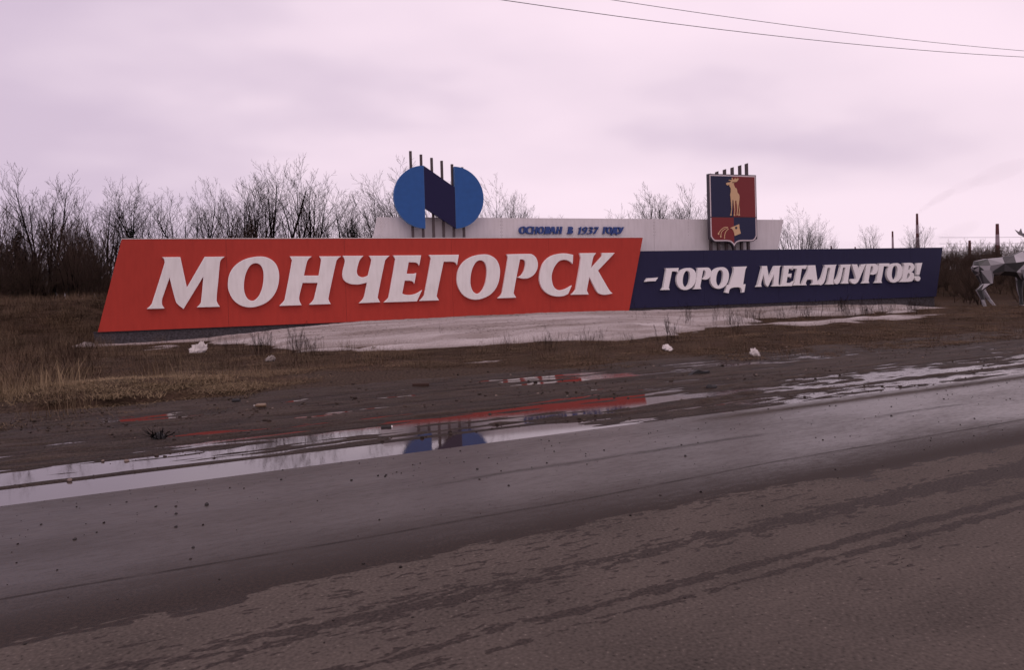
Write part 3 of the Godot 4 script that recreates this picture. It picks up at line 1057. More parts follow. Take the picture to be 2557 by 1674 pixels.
# a board's face, cut into upright sheets with fine gaps
func sheets(parent: Node3D, whole: PackedVector2Array, cuts: Array, z0: float, z1: float, m: Material) -> void:
	for k in cuts.size() - 1:
		var a: float = cuts[k] + 0.003
		var b: float = cuts[k + 1] - 0.003
		for poly in Geometry2D.intersect_polygons(whole, quad_outline([a, -1, b, -1, b, 9, a, 9])):
			var st := begin()
			slab(st, poly, [], z0, z1, false)
			part("panel", st.commit(), parent, m)


func welcome_sign() -> void:
	# red board with the big word
	var red := thing("red_sign_board", "long slanted red board with the large pale raised town name, on a grey plinth", "sign", sign_frame())
	var st := begin()
	slab(st, quad_outline([0.12, 0.43, 18.44, 0.43, 19.12, 3.27, 0.87, 3.27]), [], -0.30, -0.012)
	part("backing", st.commit(), red, mats.joint)
	sheets(red, quad_outline([0.10, 0.425, 18.46, 0.425, 19.15, 3.275, 0.85, 3.275]), [-1.0, 3.86, 7.62, 11.38, 15.14, 20.0], -0.01, 0.0, mats.red)
	st = begin()
	slab(st, quad_outline([0.83, 3.277, 19.17, 3.277, 19.17, 3.295, 0.83, 3.295]), [], -0.31, 0.012)
	part("cap_strip", st.commit(), red, mats.letter)
	for k in 7:
		var x0 := -0.02 + k * 2.64
		var x1 := minf(x0 + 2.632, 18.44)
		st = begin()
		box(st, Vector3(x0, -0.5, -0.26), Vector3(x1, 0.395, -0.06))
		part("plinth_block", st.commit(), red, mats.concrete)
	st = begin()
	box(st, Vector3(-0.04, 0.397, -0.28), Vector3(18.44, 0.423, -0.03))
	part("plinth_ledge", st.commit(), red, mats.joint)
	letters(RED_WORD, red, 0.0, 0.11, mats.letter_edge, mats.letter)

	# navy board
	var blue := thing("navy_sign_board", "long navy board with white raised words, right of the red board", "sign", sign_frame())
	st = begin()
	slab(st, quad_outline([18.40, 0.512, 34.60, 0.512, 35.05, 2.78, 18.40, 2.748]), [], -0.42, -0.132)
	part("backing", st.commit(), blue, mats.joint)
	sheets(blue, quad_outline([18.40, 0.508, 34.62, 0.508, 35.08, 2.785, 18.40, 2.752]), [18.0, 22.0, 25.7, 29.4, 33.1, 36.0], -0.13, -0.12, mats.blue)
	for k in 6:
		var x0 := 18.46 + k * 2.70
		st = begin()
		box(st, Vector3(x0, -0.5, -0.40), Vector3(minf(x0 + 2.69, 34.58), 0.505, -0.18))
		part("plinth_block", st.commit(), blue, mats.concrete)
	letters(BLUE_WORDS, blue, -0.12, 0.0, mats.small_letter, null)

	# white board behind both
	var white := thing("white_sign_board", "white board with small blue raised lettering, standing behind the red and navy boards", "sign", sign_frame())
	var cuts := [8.87, 13.495, 20.02, 26.42]
	for k in 3:
		var a: float = cuts[k] + (0.003 if k > 0 else 0.0)
		var b: float = cuts[k + 1] - (0.003 if k < 2 else 0.0)
		st = begin()
		slab(st, quad_outline([8.02 if k == 0 else a, 0.2, 25.46 if k == 2 else b, 0.2, b, 4.075, a, 4.075]), [], -0.75, -0.6)
		part("panel", st.commit(), white, mats.white)
	st = begin()
	for x: float in [13.46, 13.53, 19.985, 20.055, 21.62]:
		for y: float in [3.42, 3.55, 3.68, 3.81, 3.94]:
			box(st, Vector3(x - 0.008, y - 0.008, -0.6), Vector3(x + 0.008, y + 0.008, -0.594))
	var rivets := part("rivets", st.commit(), white, mats.steel)
	rivets.set_meta("kind", "stuff")
	letters(WHITE_WORDS, white, -0.6, -0.525, mats.blue_letter, null)


func post(parent: Node3D, x0: float, y0: float, x1: float, y1: float, z: float, w: float, slant := 0.0) -> void:
	var st := begin()
	slab(st, quad_outline([x0 - w, y0, x0 + w, y0, x1 + w, y1 + slant, x1 - w, y1]), [], z - w * 2.0, z)
	part("post", st.commit(), parent, mats.steel)


func emblem_sign() -> void:
	var e := thing("emblem_sign", "blue round emblem, two half discs joined by a dark band, above the red board", "emblem", sign_frame())
	var z := -0.15
	for side: int in [0, 1]:
		var c := Vector2(10.492, 4.753) if side == 0 else Vector2(11.612, 4.753)
		var p := PackedVector2Array()
		for i in 41:
			var a := PI * 0.5 + PI * i / 40.0 + PI * side
			p.append(c + Vector2(cos(a) * (1.10 if side == 0 else 1.075), sin(a) * 1.114))
		var st := begin()
		slab(st, p, [], z - 0.16, z)
		var d := part("half_disc", st.commit(), e, mats.emblem_edge)
		var sf := begin()
		slab(sf, Geometry2D.offset_polygon(ccw(p), -0.012)[0], [], z - 0.002, z + 0.003, false)
		part("face", sf.commit(), d, mats.emblem_blue)
	var sb := begin()
	slab(sb, quad_outline([10.494, 4.361, 11.610, 3.645, 11.610, 5.118, 10.494, 5.866]), [], z - 0.14, z - 0.004)
	part("slanting_band", sb.commit(), e, mats.emblem_dark)
	var tops := [10.075, 6.402, 10.452, 6.294, 10.836, 6.189, 11.206, 6.096, 11.588, 5.984, 11.965, 5.886]
	for i in 6:
		post(e, tops[i * 2] + 0.008, -0.4, tops[i * 2], tops[i * 2 + 1], -0.335, 0.042)


func crest_sign() -> void:
	var c := thing("crest_sign", "shield-shaped blue and red crest with a golden moose, above the navy board", "crest", sign_frame())
	var z := -0.1
	var shape := [22.320, 5.885, 1, 24.648, 5.885, 1, 24.648, 3.442, 0, 24.615, 3.276, 0, 24.52, 3.16, 0, 24.37, 3.100, 0, 23.86, 3.098, 0, 23.66, 3.06, 0, 23.54, 2.95, 0, 23.484, 2.815, 1, 23.428, 2.95, 0, 23.31, 3.06, 0, 23.11, 3.098, 0, 22.60, 3.100, 0, 22.45, 3.16, 0, 22.353, 3.276, 0, 22.320, 3.442, 0]
	var plate := outline(shape, Vector2.ZERO, Vector2.ONE, Vector2.ONE, 5)
	var st := begin()
	slab(st, plate, [], z - 0.16, z)
	var pl := part("shield_plate", st.commit(), c, mats.crest_plate)
	var line_out: PackedVector2Array = Geometry2D.offset_polygon(ccw(plate), -0.035)[0]
	var field: PackedVector2Array = Geometry2D.offset_polygon(ccw(plate), -0.085)[0]
	# a white line round the field, in two lengths with a gap at the joint
	for half in [quad_outline([20, 4.135, 27, 4.135, 27, 7, 20, 7]), quad_outline([20, 1, 27, 1, 27, 4.095, 20, 4.095])]:
		for poly in Geometry2D.intersect_polygons(line_out, half):
			st = begin()
			slab(st, poly, [], z - 0.002, z + 0.006, false)
			part("white_line", st.commit(), pl, mats.crest_line)
	var quarters := [[quad_outline([20, 4.125, 23.47, 4.125, 23.47, 7, 20, 7]), mats.crest_blue], [quad_outline([23.47, 4.125, 27, 4.125, 27, 7, 23.47, 7]), mats.crest_red], [quad_outline([20, 1, 23.484, 1, 23.484, 4.105, 20, 4.105]), mats.crest_red], [quad_outline([23.484, 1, 27, 1, 27, 4.105, 23.484, 4.105]), mats.crest_blue]]
	for q in quarters:
		for poly in Geometry2D.intersect_polygons(field, q[0]):
			st = begin()
			slab(st, poly, [], z - 0.001, z + 0.012, false)
			part("quarter", st.commit(), c, q[1])
	var fig := PackedVector2Array()
	for i in range(0, CREST_MOOSE.size(), 2):
		fig.append(Vector2(CREST_MOOSE[i], CREST_MOOSE[i + 1]) / 1000.0)
	st = begin()
	slab(st, fig, [], z + 0.011, z + 0.030, false)
	part("moose_figure", st.commit(), c, mats.crest_gold)
	fig = PackedVector2Array()
	for i in range(0, CREST_LADLE.size(), 2):
		fig.append(Vector2(CREST_LADLE[i], CREST_LADLE[i + 1]) / 1000.0)
	st = begin()
	slab(st, fig, [], z + 0.011, z + 0.028, false)
	var ladle := part("ladle", st.commit(), c, mats.crest_gold)
	st = begin()
	var ring := PackedVector2Array()
	var core := PackedVector2Array()
	for i in 16:
		var v := Vector2(cos(TAU * i / 16.0), sin(TAU * i / 16.0))
		ring.append(Vector2(23.581, 3.676) + v * 0.058)
		core.append(Vector2(23.581, 3.676) + v * 0.040)
	slab(st, ring, [core], z + 0.027, z + 0.031, false)
	slab(st, quad_outline([23.558, 3.640, 23.572, 3.640, 23.572, 3.712, 23.558, 3.712]), [], z + 0.027, z + 0.031, false)
	slab(st, quad_outline([23.592, 3.640, 23.606, 3.640, 23.606, 3.712, 23.592, 3.712]), [], z + 0.027, z + 0.031, false)
	slab(st, quad_outline([23.574, 3.690, 23.590, 3.652, 23.590, 3.668, 23.574, 3.706]), [], z + 0.027, z + 0.031, false)
	part("mark", st.commit(), ladle, mats.crest_plate)
	for j in CREST_JETS.size():
		var a: Array = CREST_JETS[j]
		var pts := PackedVector2Array()
		for i in range(0, a.size(), 2):
			pts.append(Vector2(a[i], a[i + 1]) / 1000.0)
		var curve := PackedVector2Array()
		for i in pts.size() - 1:
			for k in 5:
				curve.append(pts[i].cubic_interpolate(pts[i + 1], pts[maxi(i - 1, 0)], pts[mini(i + 2, pts.size() - 1)], k / 5.0))
		curve.append(pts[pts.size() - 1])
		var line := PackedVector2Array()
		var back := PackedVector2Array()
		for i in curve.size():
			var d := (curve[mini(i + 1, curve.size() - 1)] - curve[maxi(i - 1, 0)]).normalized().orthogonal() * 0.013
			line.append(curve[i] + d)
			back.append(curve[i] - d)
		back.reverse()
		line.append_array(back)
		st = begin()
		slab(st, line, [], z + 0.011, z + 0.024, false)
		var drop := PackedVector2Array()
		var rr: float = [0.045, 0.043, 0.030][j]
		for i in 10:
			drop.append(pts[pts.size() - 1] + Vector2(0, -0.025) + Vector2(cos(TAU * i / 10.0), sin(TAU * i / 10.0)) * rr * (1.0 if i % 2 else 0.72))
		slab(st, drop, [], z + 0.011, z + 0.026, false)
		part("molten_jet", st.commit(), c, mats.crest_gold)
	var posts := [22.52, 5.905, 22.892, 6.004, 23.272, 6.105, 23.650, 6.198, 24.030, 6.293, 24.368, 6.385]
	for i in 6:
		post(c, posts[i * 2] + 0.006, -0.4, posts[i * 2], posts[i * 2 + 1], -0.30, 0.052, 0.035)


func moose_statue() -> void:
	var fwd := Vector3(0.985, 0, 0.17).normalized()
	var where := Transform3D(Basis(fwd, Vector3.UP, fwd.cross(Vector3.UP)), Vector3(21.05, 0.02, -31.75))
	var o := thing("moose_sculpture", "faceted grey and white sculpture of a moose standing at the right edge", "sculpture", where)
	# rings along the body: x, bottom, top, half width, centre
	var rings := [[-1.18, 1.58, 1.86, 0.10], [-1.02, 1.42, 2.06, 0.28], [-0.62, 1.30, 2.15, 0.36], [-0.05, 1.40, 2.20, 0.38], [0.38, 1.34, 2.27, 0.38], [0.78, 1.18, 2.46, 0.36], [1.12, 1.28, 2.42, 0.27], [1.36, 1.72, 2.56, 0.20], [1.55, 2.18, 2.80, 0.16], [1.82, 2.22, 2.78, 0.14], [2.12, 2.14, 2.52, 0.10], [2.30, 2.10, 2.36, 0.09]]
	var st := begin()
	var g := RandomNumberGenerator.new()
	g.seed = 21
	var pts := []
	for r in rings:
		var row := []
		var mid: float = (r[1] + r[2]) / 2.0
		var hh: float = (r[2] - r[1]) / 2.0
		for k in 7:
			var a := TAU * (k + 0.5) / 7.0 + PI / 2.0
			row.append(Vector3(r[0] + g.randf_range(-0.05, 0.05), mid + sin(a) * hh, cos(a) * r[3] * 1.05))
		pts.append(row)
	var facet := func(a: Vector3, b: Vector3, c: Vector3, away: Vector3) -> void:
		var n := (b - a).cross(c - a).normalized()
		if n.dot((a + b + c) / 3.0 - away) < 0.0:
			n = -n
		var k: float = [0.40, 0.035, 0.06, 0.20, 0.03, 0.30, 0.045][g.randi() % 7]
		st.set_color(Color(k, k * 0.95, k))
		tri(st, a, b, c, n)
	for i in rings.size() - 1:
		var mid := Vector3((rings[i][0] + rings[i + 1][0]) / 2.0, (rings[i][1] + rings[i][2]) / 2.0, 0)
		for k in 7:
			var a: Vector3 = pts[i][k]
			var b: Vector3 = pts[i][(k + 1) % 7]
			var c: Vector3 = pts[i + 1][k]
			var d: Vector3 = pts[i + 1][(k + 1) % 7]
			if (i + k) % 2:
				facet.call(a, b, c, mid)
				facet.call(b, d, c, mid)
			else:
				facet.call(a, b, d, mid)
				facet.call(a, d, c, mid)
	for e in [0, rings.size() - 1]:
		var centre := Vector3(rings[e][0] + (-0.03 if e == 0 else 0.05), (rings[e][1] + rings[e][2]) / 2.0, 0)
		for k in 7:
			facet.call(pts[e][k], pts[e][(k + 1) % 7], centre, Vector3((rings[e][0] * 0.9), centre.y, 0))
	# legs: joints from hip to hoof, radius
	for side: float in [-1.0, 1.0]:
		for hind: bool in [true, false]:
			var z: float = 0.22 * side
			var j := []
			if hind:
				var sh: float = 0.12 if side < 0.0 else -0.16
				j = [Vector3(-0.72, 1.62, z), 0.30, Vector3(-0.62 + sh * 0.3, 1.05, z), 0.19, Vector3(-0.84 + sh, 0.78, z), 0.14, Vector3(-0.62 + sh * 1.5, 0.36, z), 0.085, Vector3(-0.48 + sh * 2.0, 0.09, z), 0.075, Vector3(-0.40 + sh * 2.0, 0.0, z), 0.10]
			else:
				var sf: float = 0.0 if side < 0.0 else 0.14
				j = [Vector3(0.82, 1.60, z), 0.26, Vector3(0.80 + sf * 0.5, 1.15, z), 0.15, Vector3(0.78 + sf, 0.74, z), 0.105, Vector3(0.82 + sf, 0.34, z), 0.07, Vector3(0.84 + sf, 0.10, z), 0.075, Vector3(0.88 + sf, 0.0, z), 0.10]
			for i in range(0, j.size() - 2, 2):
				var a: Vector3 = j[i]
				var b: Vector3 = j[i + 2]
				var mid := (a + b) / 2.0
				for k in 5:
					var u := TAU * k / 5.0
					var v := TAU * (k + 1) / 5.0
					var p0: Vector3 = a + Vector3(cos(u) * 1.1, 0, sin(u) * 0.8) * j[i + 1]
					var p1: Vector3 = a + Vector3(cos(v) * 1.1, 0, sin(v) * 0.8) * j[i + 1]
					var p2: Vector3 = b + Vector3(cos(u) * 1.1, 0, sin(u) * 0.8) * j[i + 3]
					var p3: Vector3 = b + Vector3(cos(v) * 1.1, 0, sin(v) * 0.8) * j[i + 3]
					facet.call(p0, p1, p2, mid)
					facet.call(p1, p3, p2, mid)
	part("body", st.commit(), o, mats.facet)
	for side: float in [-1.0, 1.0]:
		var sa := begin()
		var palm := quad_outline([0.0, 0.0, 0.34, 0.06, 0.66, 0.22, 0.86, 0.30, 1.05, 0.52, 0.86, 0.42, 0.80, 0.58, 0.72, 0.38, 0.62, 0.36, 0.58, 0.52, 0.50, 0.30, 0.36, 0.20, 0.30, 0.42, 0.24, 0.16, 0.0, 0.07])
		slab(sa, palm, [], -0.012, 0.012)
		var out := Vector3(-0.62, 0.12, -0.78 * side).normalized() if side > 0.0 else Vector3(-0.85, 0.1, 0.5).normalized()
		var up := (Vector3.UP - out * out.dot(Vector3.UP)).normalized()
		part("antler", sa.commit(), o, mats.steel_pale, Transform3D(Basis(out, up, out.cross(up)), Vector3(1.52, 2.74, -0.1 * side)))
	for side: float in [-1.0, 1.0]:
		var se := begin()
		lathe(se, [0.0, 0.0, 0.05, 0.06, 0.035, 0.16, 0.0, 0.22], 6)
		part("ear", se.commit(), o, mats.steel, Transform3D(Basis(Vector3(0, 0, 1), -0.7 * side), Vector3(1.46, 2.74, 0.14 * side)))
	var base := thing("pedestal_slab", "thin pale concrete slab under the moose sculpture", "slab", Transform3D(where.basis, Vector3(21.2, 0, -31.6)))
	var sb := begin()
	box(sb, Vector3(-2.1, -0.3, -0.95), Vector3(2.6, 0.02, 0.95))
	part("slab", sb.commit(), base, mats.letter)


func chimneys() -> void:
	# x, top, half width at the top, half width at the bottom, z
	var rows := [
		[329.7, 53.4, 0.80, 1.9, -600.0, "tallest red and white banded factory chimney, trailing smoke above the navy board", [0.17, 0.13, 0.06, 0.19, 0.12, 0.33]],
		[309.6, 39.7, 0.62, 1.3, -600.0, "slim pale factory chimney left of the tallest one above the navy board", [0.12, 0.3, 0.2, 0.38]],
		[259.8, 29.2, 0.55, 1.0, -600.0, "short chimney top peeping over the navy board, nearest to the crest", [0.1, 0.3, 0.6]],
		[279.1, 27.9, 0.5, 1.0, -600.0, "lowest chimney tip just showing over the navy board", [0.1, 0.3, 0.6]],
		[371.9, 30.5, 0.90, 1.6, -600.0, "dark red factory chimney between the navy board and the moose sculpture", [0.4, 0.05, 0.55]],
		[394.5, 43.4, 1.15, 2.2, -600.0, "thick red and white banded chimney rising behind the moose's back", [0.20, 0.20, 0.25, 0.13, 0.22]],
	]
	for r in rows:
		var c := thing("factory_chimney", r[5], "chimney", Transform3D(Basis(), Vector3(r[0], 0, r[4])), "factory chimneys on the horizon")
		var y: float = r[1]
		var tall: float = r[1]
		var odd := true
		for b in r[6]:
			var y1: float = y - b * tall
			var st := begin()
			lathe(st, [lerpf(r[3], r[2], y1 / tall), y1, lerpf(r[3], r[2], y / tall), y, 0.0, y], 14)
			part("band", st.commit(), c, mats.chimney_red if odd else mats.chimney_white)
			odd = not odd
			y = y1
	# drifting smoke
	var smoke := FogMaterial.new()
	smoke.density = 0.0075
	smoke.albedo = Color(0.56, 0.50, 0.54)
	var thin := FogMaterial.new()
	thin.density = 0.0026
	thin.albedo = Color(0.62, 0.55, 0.60)
	var plume := thing("smoke_plume", "thin dark smoke drifting right from the tallest chimney", "smoke", Transform3D(Basis(), Vector3(329.7, 53.0, -600)))
	var rows2 := [[2.0, 1.6, 6.0, 3.2, 40.0, 0], [8.0, 6.0, 15.0, 4.6, 33.0, 0], [20.0, 13.0, 26.0, 7.0, 28.0, 0], [40.0, 22.0, 40.0, 10.0, 22.0, 1], [68.0, 32.0, 54.0, 15.0, 20.0, 1]]
	for r in rows2:
		puff(plume, "puff", r, smoke if r[5] == 0 else thin)
	var low := thing("smoke_bank", "low faint smoke over the factory behind the navy board", "smoke", Transform3D(Basis(), Vector3(355, 30, -640)))
	for r in [[0.0, 0.0, 60.0, 12.0, 12.0, 1], [28.0, 8.0, 50.0, 14.0, 24.0, 1], [-84.0, 6.0, 34.0, 9.0, 25.0, 1], [-62.0, 0.0, 28.0, 10.0, -10.0, 1]]:
		puff(low, "puff", r, thin)


func puff(parent: Node3D, called: String, r: Array, m: FogMaterial) -> void:
	var f := FogVolume.new()
	f.name = called
	f.shape = RenderingServer.FOG_VOLUME_SHAPE_ELLIPSOID
	f.size = Vector3(r[2], r[3], r[3] * 1.4)
	f.material = m
	f.position = Vector3(r[0], r[1], 0)
	f.rotation_degrees = Vector3(0, 0, r[4])
	parent.add_child(f, true)


func wire(called: String, label: String, a: Vector3, b: Vector3, sag: float, r: float) -> void:
	var tw := Twigs.new()
	var pts := PackedVector3Array()
	var rad := PackedFloat32Array()
	for i in 41:
		var k := i / 40.0
		pts.append(a.lerp(b, k) + Vector3(0, -4.0 * sag * k * (1.0 - k), 0) - a)
		rad.append(r)
	tw.limb(pts, rad, 6)
	var o := thing(called, label, "cable", Transform3D(Basis(), a))
	part("strand", tw.mesh(), o, mats.wire)


func wires() -> void:
	wire("overhead_wire", "lower of the two overhead wires crossing the sky at top right", R * -14.0 + T * 12.0 + Vector3(0, 7.10, 0), R * 36.0 + T * 12.0 + Vector3(0, 9.05, 0), 1.32, 0.0065)
	wire("overhead_wire", "upper of the two overhead wires crossing the sky at top right", R * -14.0 + T * 12.3 + Vector3(0, 7.50, 0), R * 36.0 + T * 12.3 + Vector3(0, 9.05, 0), 1.10, 0.006)
	for k in 4:
		var y: float = [6.2, 5.4, 4.9, 4.4][k]
		wire("distant_wire", "faint distant wire right of the navy board, number %s from the top" % ["one", "two", "three", "four"][k], Vector3(55, y + 0.3, -95), Vector3(130, y + 1.6, -95), 0.9, 0.018)


func trees() -> void:
	var tall := {"levels": 3, "kids": [12, 7, 3, 0], "bare": [0.22, 0.15, 0.1, 0.0], "angle": [38.0, 38.0, 36.0, 0.0], "lift": [0.04, 0.12, 0.10, 0.06], "wander": [0.045, 0.09, 0.14, 0.15], "reach": 0.30, "tip": 0.25, "thin": 0.0058}
	var vase := {"levels": 3, "kids": [11, 7, 3, 0], "bare": [0.25, 0.12, 0.1, 0.0], "angle": [32.0, 36.0, 36.0, 0.0], "lift": [0.07, 0.12, 0.12, 0.1], "wander": [0.07, 0.11, 0.16, 0.15], "reach": 0.28, "tip": 0.25, "thin": 0.0058}
	var round_ := {"levels": 3, "kids": [12, 7, 4, 0], "bare": [0.15, 0.12, 0.1, 0.0], "angle": [44.0, 42.0, 38.0, 0.0], "lift": [0.03, 0.10, 0.10, 0.1], "wander": [0.09, 0.13, 0.18, 0.15], "reach": 0.36, "tip": 0.26, "thin": 0.0058}
	var bush := {"levels": 2, "kids": [9, 5, 0, 0], "bare": [0.04, 0.1, 0.1, 0.0], "angle": [28.0, 34.0, 36.0, 0.0], "lift": [0.08, 0.12, 0.1, 0.1], "wander": [0.07, 0.1, 0.14, 0.15], "reach": 0.42, "tip": 0.18, "thin": 0.0058}
	var dark := [mats.bark, mats.bark_thin, mats.twig]
	var pale := [mats.birch, mats.bark_thin, mats.twig]
	# each prototype is 8 m tall
	var kinds := {
		"aspen": [bare_tree(101, 4, 10.0, 8.0, 0.125, tall, "aspen_tree", pale), bare_tree(102, 3, 9.0, 8.0, 0.135, tall, "aspen_tree", dark), bare_tree(103, 5, 14.0, 8.0, 0.11, tall, "aspen_tree", dark)],
		"willow": [bare_tree(111, 6, 24.0, 8.4, 0.115, vase, "willow_tree", dark), bare_tree(112, 5, 20.0, 8.4, 0.12, vase, "willow_tree", dark), bare_tree(113, 7, 30.0, 8.6, 0.105, vase, "willow_tree", dark)],
		"alder": [bare_tree(121, 2, 16.0, 8.0, 0.14, round_, "alder_tree", dark), bare_tree(122, 3, 22.0, 8.0, 0.125, round_, "alder_tree", dark)],
		"sapling": [bare_tree(131, 5, 12.0, 4.0, 0.028, bush, "birch_sapling", [mats.birch, mats.brown_twig, mats.brown_twig]), bare_tree(132, 6, 18.0, 4.0, 0.024, bush, "birch_sapling", [mats.brown_twig, mats.brown_twig, mats.brown_twig]), bare_tree(133, 4, 9.0, 4.2, 0.03, bush, "birch_sapling", [mats.bark, mats.brown_twig, mats.brown_twig]), bare_tree(134, 8, 26.0, 3.8, 0.022, bush, "birch_sapling", [mats.brown_twig, mats.brown_twig, mats.brown_twig])],
	}
	var row := [
		["aspen", 1, -29.5, -44.0, 7.4, "bare aspen at the far left edge, lower than the tall pale one beside it"],
		["aspen", 0, -23.8, -38.0, 8.75, "tallest bare aspen left of the red board, slender upright stems above all its neighbours"],
		["aspen", 2, -25.2, -38.5, 7.2, "bare aspen just left of the tallest one at the left edge"],
		["aspen", 1, -23.4, -40.0, 6.0, "low bare aspen in the dip right of the tallest left tree"],
		["aspen", 2, -23.0, -42.0, 8.5, "twiggy bare aspen above the top left corner of the red board"],
		["aspen", 0, -21.9, -43.0, 8.4, "bare aspen right of the one over the red board's corner"],
		["alder", 0, -20.4, -42.5, 7.9, "spreading bare alder with a forked stem behind the red board's left end"],
		["willow", 0, -17.7, -41.0, 8.2, "leaning bare willow fanning left behind the letter М"],
		["willow", 1, -16.4, -44.0, 8.1, "dense dark bare willow between letters М and О, above the board"],
		["willow", 2, -15.7, -42.0, 8.5, "wide fan-shaped bare willow standing behind the letter О"],
		["aspen", 1, -14.3, -42.5, 8.6, "upright bare aspen with dark stems right of the fan-shaped willow"],
		["willow", 1, -12.6, -40.0, 9.2, "highest bare tree behind the red board, left one of a big pair"],
		["aspen", 2, -11.3, -41.0, 9.2, "right one of the big pair of bare trees above letter Н"],
		["alder", 1, -10.4, -43.0, 7.7, "bare alder sloping down right of the big pair"],
		["aspen", 0, -9.6, -46.0, 7.0, "small pale bare aspen in the gap left of the white board"],
		["willow", 0, -8.6, -44.0, 7.6, "bare willow at the left end of the white board"],
		["aspen", 2, -7.2, -42.0, 8.3, "bare aspen touching the left half of the blue emblem"],
		["alder", 1, -5.6, -41.0, 8.7, "bare tree half hidden behind the blue emblem's left half"],
		["willow", 2, -1.2, -44.0, 8.0, "bare tree fanning out right of the blue emblem"],
		["aspen", 1, 0.5, -45.0, 7.5, "thin bare tree between the emblem and the small blue lettering"],
		["alder", 0, 2.4, -50.0, 7.1, "low bare tree above the first small blue letters"],
		["alder", 0, 8.9, -48.0, 8.3, "round bare alder left of the crest, the left one of its clump"],
		["willow", 0, 10.6, -49.0, 8.1, "middle bare tree of the clump left of the crest"],
		["alder", 1, 12.3, -52.0, 8.0, "right bare tree of the clump, next to the crest's left edge"],
		["willow", 1, 8.3, -54.0, 6.9, "lowest bare bush at the left foot of the clump by the crest"],
		["willow", 2, 22.4, -58.0, 7.4, "bare tree at the right end of the white board"],
		["aspen", 0, 24.6, -60.0, 6.4, "small bare tree just right of the white board's end"],
		["aspen", 1, 45.0, -92.0, 8.3, "faint far bare tree left of the slim pale chimney"],
		["aspen", 2, 50.5, -92.0, 8.6, "faint far bare tree right of the slim pale chimney"],
		["aspen", 0, 39.5, -92.0, 7.4, "faintest far bare tree over the middle of the navy board"],
	]
	var first := {}
	for r in row:
		var p := Vector3(r[2], 0, r[3])
		p.y = height(p)
		var proto: Node3D = kinds[r[0]][r[1]]
		var k: float = (r[4] - p.y) / tallness(proto)
		var at := Transform3D(Basis(Vector3.UP, rng.randf() * TAU).scaled(Vector3(k, k, k) * (Vector3(1.0, 1, 1.0) if r[0] == "aspen" else Vector3(1.1, 1, 1.1))), p)
		plant(proto, at, r[5], "bare trees behind the sign", first)
	var n := 0
	# thicket of saplings on the bank, denser to the left
	while n < 96:
		var d := rng.randf_range(31.0, 60.0)
		var px := rng.randf_range(-0.745, -0.08) if n < 74 else rng.randf_range(-0.74, -0.52)
		var p := Vector3(px * d, 0, -d)
		var q := p - O
		if q.dot(N) > -6.5:
			continue
		n += 1
		p.y = height(p)
		var k := rng.randf_range(0.55, 1.0) * (1.0 + 0.12 * smoothstep(-0.35, -0.6, px))
		var at := Transform3D(Basis(Vector3.UP, rng.randf() * TAU).scaled(Vector3(k * 1.1, k, k * 1.1)), p)
		var left := px < -0.5
		plant(kinds.sapling[n % 4], at, "thin bare sapling in the dense brown thicket left of the red board" if left else "thin bare sapling in the brushwood seen over the top of the red board", "saplings in the thicket left of the board" if left else "saplings behind the red board", first)
	# scrub beyond the right end of the navy board
	n = 0
	while n < 60:
		var d := rng.randf_range(40.0, 68.0)
		var px := rng.randf_range(0.555, 0.80)
		var p := Vector3(px * d, 0, -d)
		n += 1
		p.y = height(p)
		var k := rng.randf_range(0.36, 0.56)
		plant(kinds.sapling[n % 4], Transform3D(Basis(Vector3.UP, rng.randf() * TAU).scaled(Vector3(k * 1.7, k, k * 1.7)), p), "low bare bush in the brown scrub behind the moose sculpture", "bushes in the scrub at right", first)
	# brushwood that fills the wood's floor: beyond counting
	var brush := []
	var shade := []
	while brush.size() < 300:
		var d := rng.randf_range(34.0, 75.0)
		var px := rng.randf_range(-0.78, -0.05) if brush.size() < 190 else rng.randf_range(0.53, 0.82)
		var p := Vector3(px * d, 0, -d)
		if px < 0.0 and (p - O).dot(N) > -7.0:
			continue
		p.y = height(p)
		var k := rng.randf_range(0.35, 0.75) if px < 0.0 else rng.randf_range(0.28, 0.50)
		brush.append(Transform3D(Basis(Vector3.UP, rng.randf() * TAU).scaled(Vector3(k * 1.5, k, k * 1.5)), p))
		shade.append(Color(0.46, 0.32, 0.25) * rng.randf_range(0.6, 1.25))
	var gb := RandomNumberGenerator.new()
	gb.seed = 140
	var bb := Twigs.new()
	for i in 9:
		var az := gb.randf() * TAU
		var lean := deg_to_rad(gb.randf_range(3.0, 26.0))
		grow([bb, bb, bb], gb, Vector3(gb.randfn(0, 0.3), -0.1, gb.randfn(0, 0.3)), Vector3(cos(az) * sin(lean), cos(lean), sin(az) * sin(lean)), gb.randf_range(2.6, 4.0), 0.024, 0, bush)
	scatter("brushwood", bb.mesh(), mats.grass, brush, shade)
	var sp := spruce(7, 3.4)
	for r in [[-18.9, -37.0, 1.05, "small dark spruce behind the red board, below the forked alder"], [-9.3, -38.0, 0.95, "small dark spruce left of the white board's end"], [-8.5, -40.0, 1.1, "small dark spruce nearest the white board"], [-26.5, -40.0, 1.15, "dark young spruce in the thicket under the tallest aspen"]]:
		var p := Vector3(r[0], 0, r[1])
		p.y = height(p)
		plant(sp, Transform3D(Basis(Vector3.UP, rng.randf() * TAU).scaled(Vector3.ONE * r[2]), p), r[3], "", first)


func tallness(o: Node3D) -> float:
	var top := 0.0
	for c in o.get_children():
		top = maxf(top, c.mesh.get_aabb().end.y)
	return top


func plant(proto: Node3D, at: Transform3D, label: String, group: String, first: Dictionary) -> Node3D:
	var o: Node3D = proto
	if first.has(proto):
		o = proto.duplicate()
	else:
		first[proto] = String(proto.name)
	o.name = numbered(first[proto])
	add_child(o, true)
	o.transform = at
	tag(o, label, proto.get_meta("category"), group)
	return o


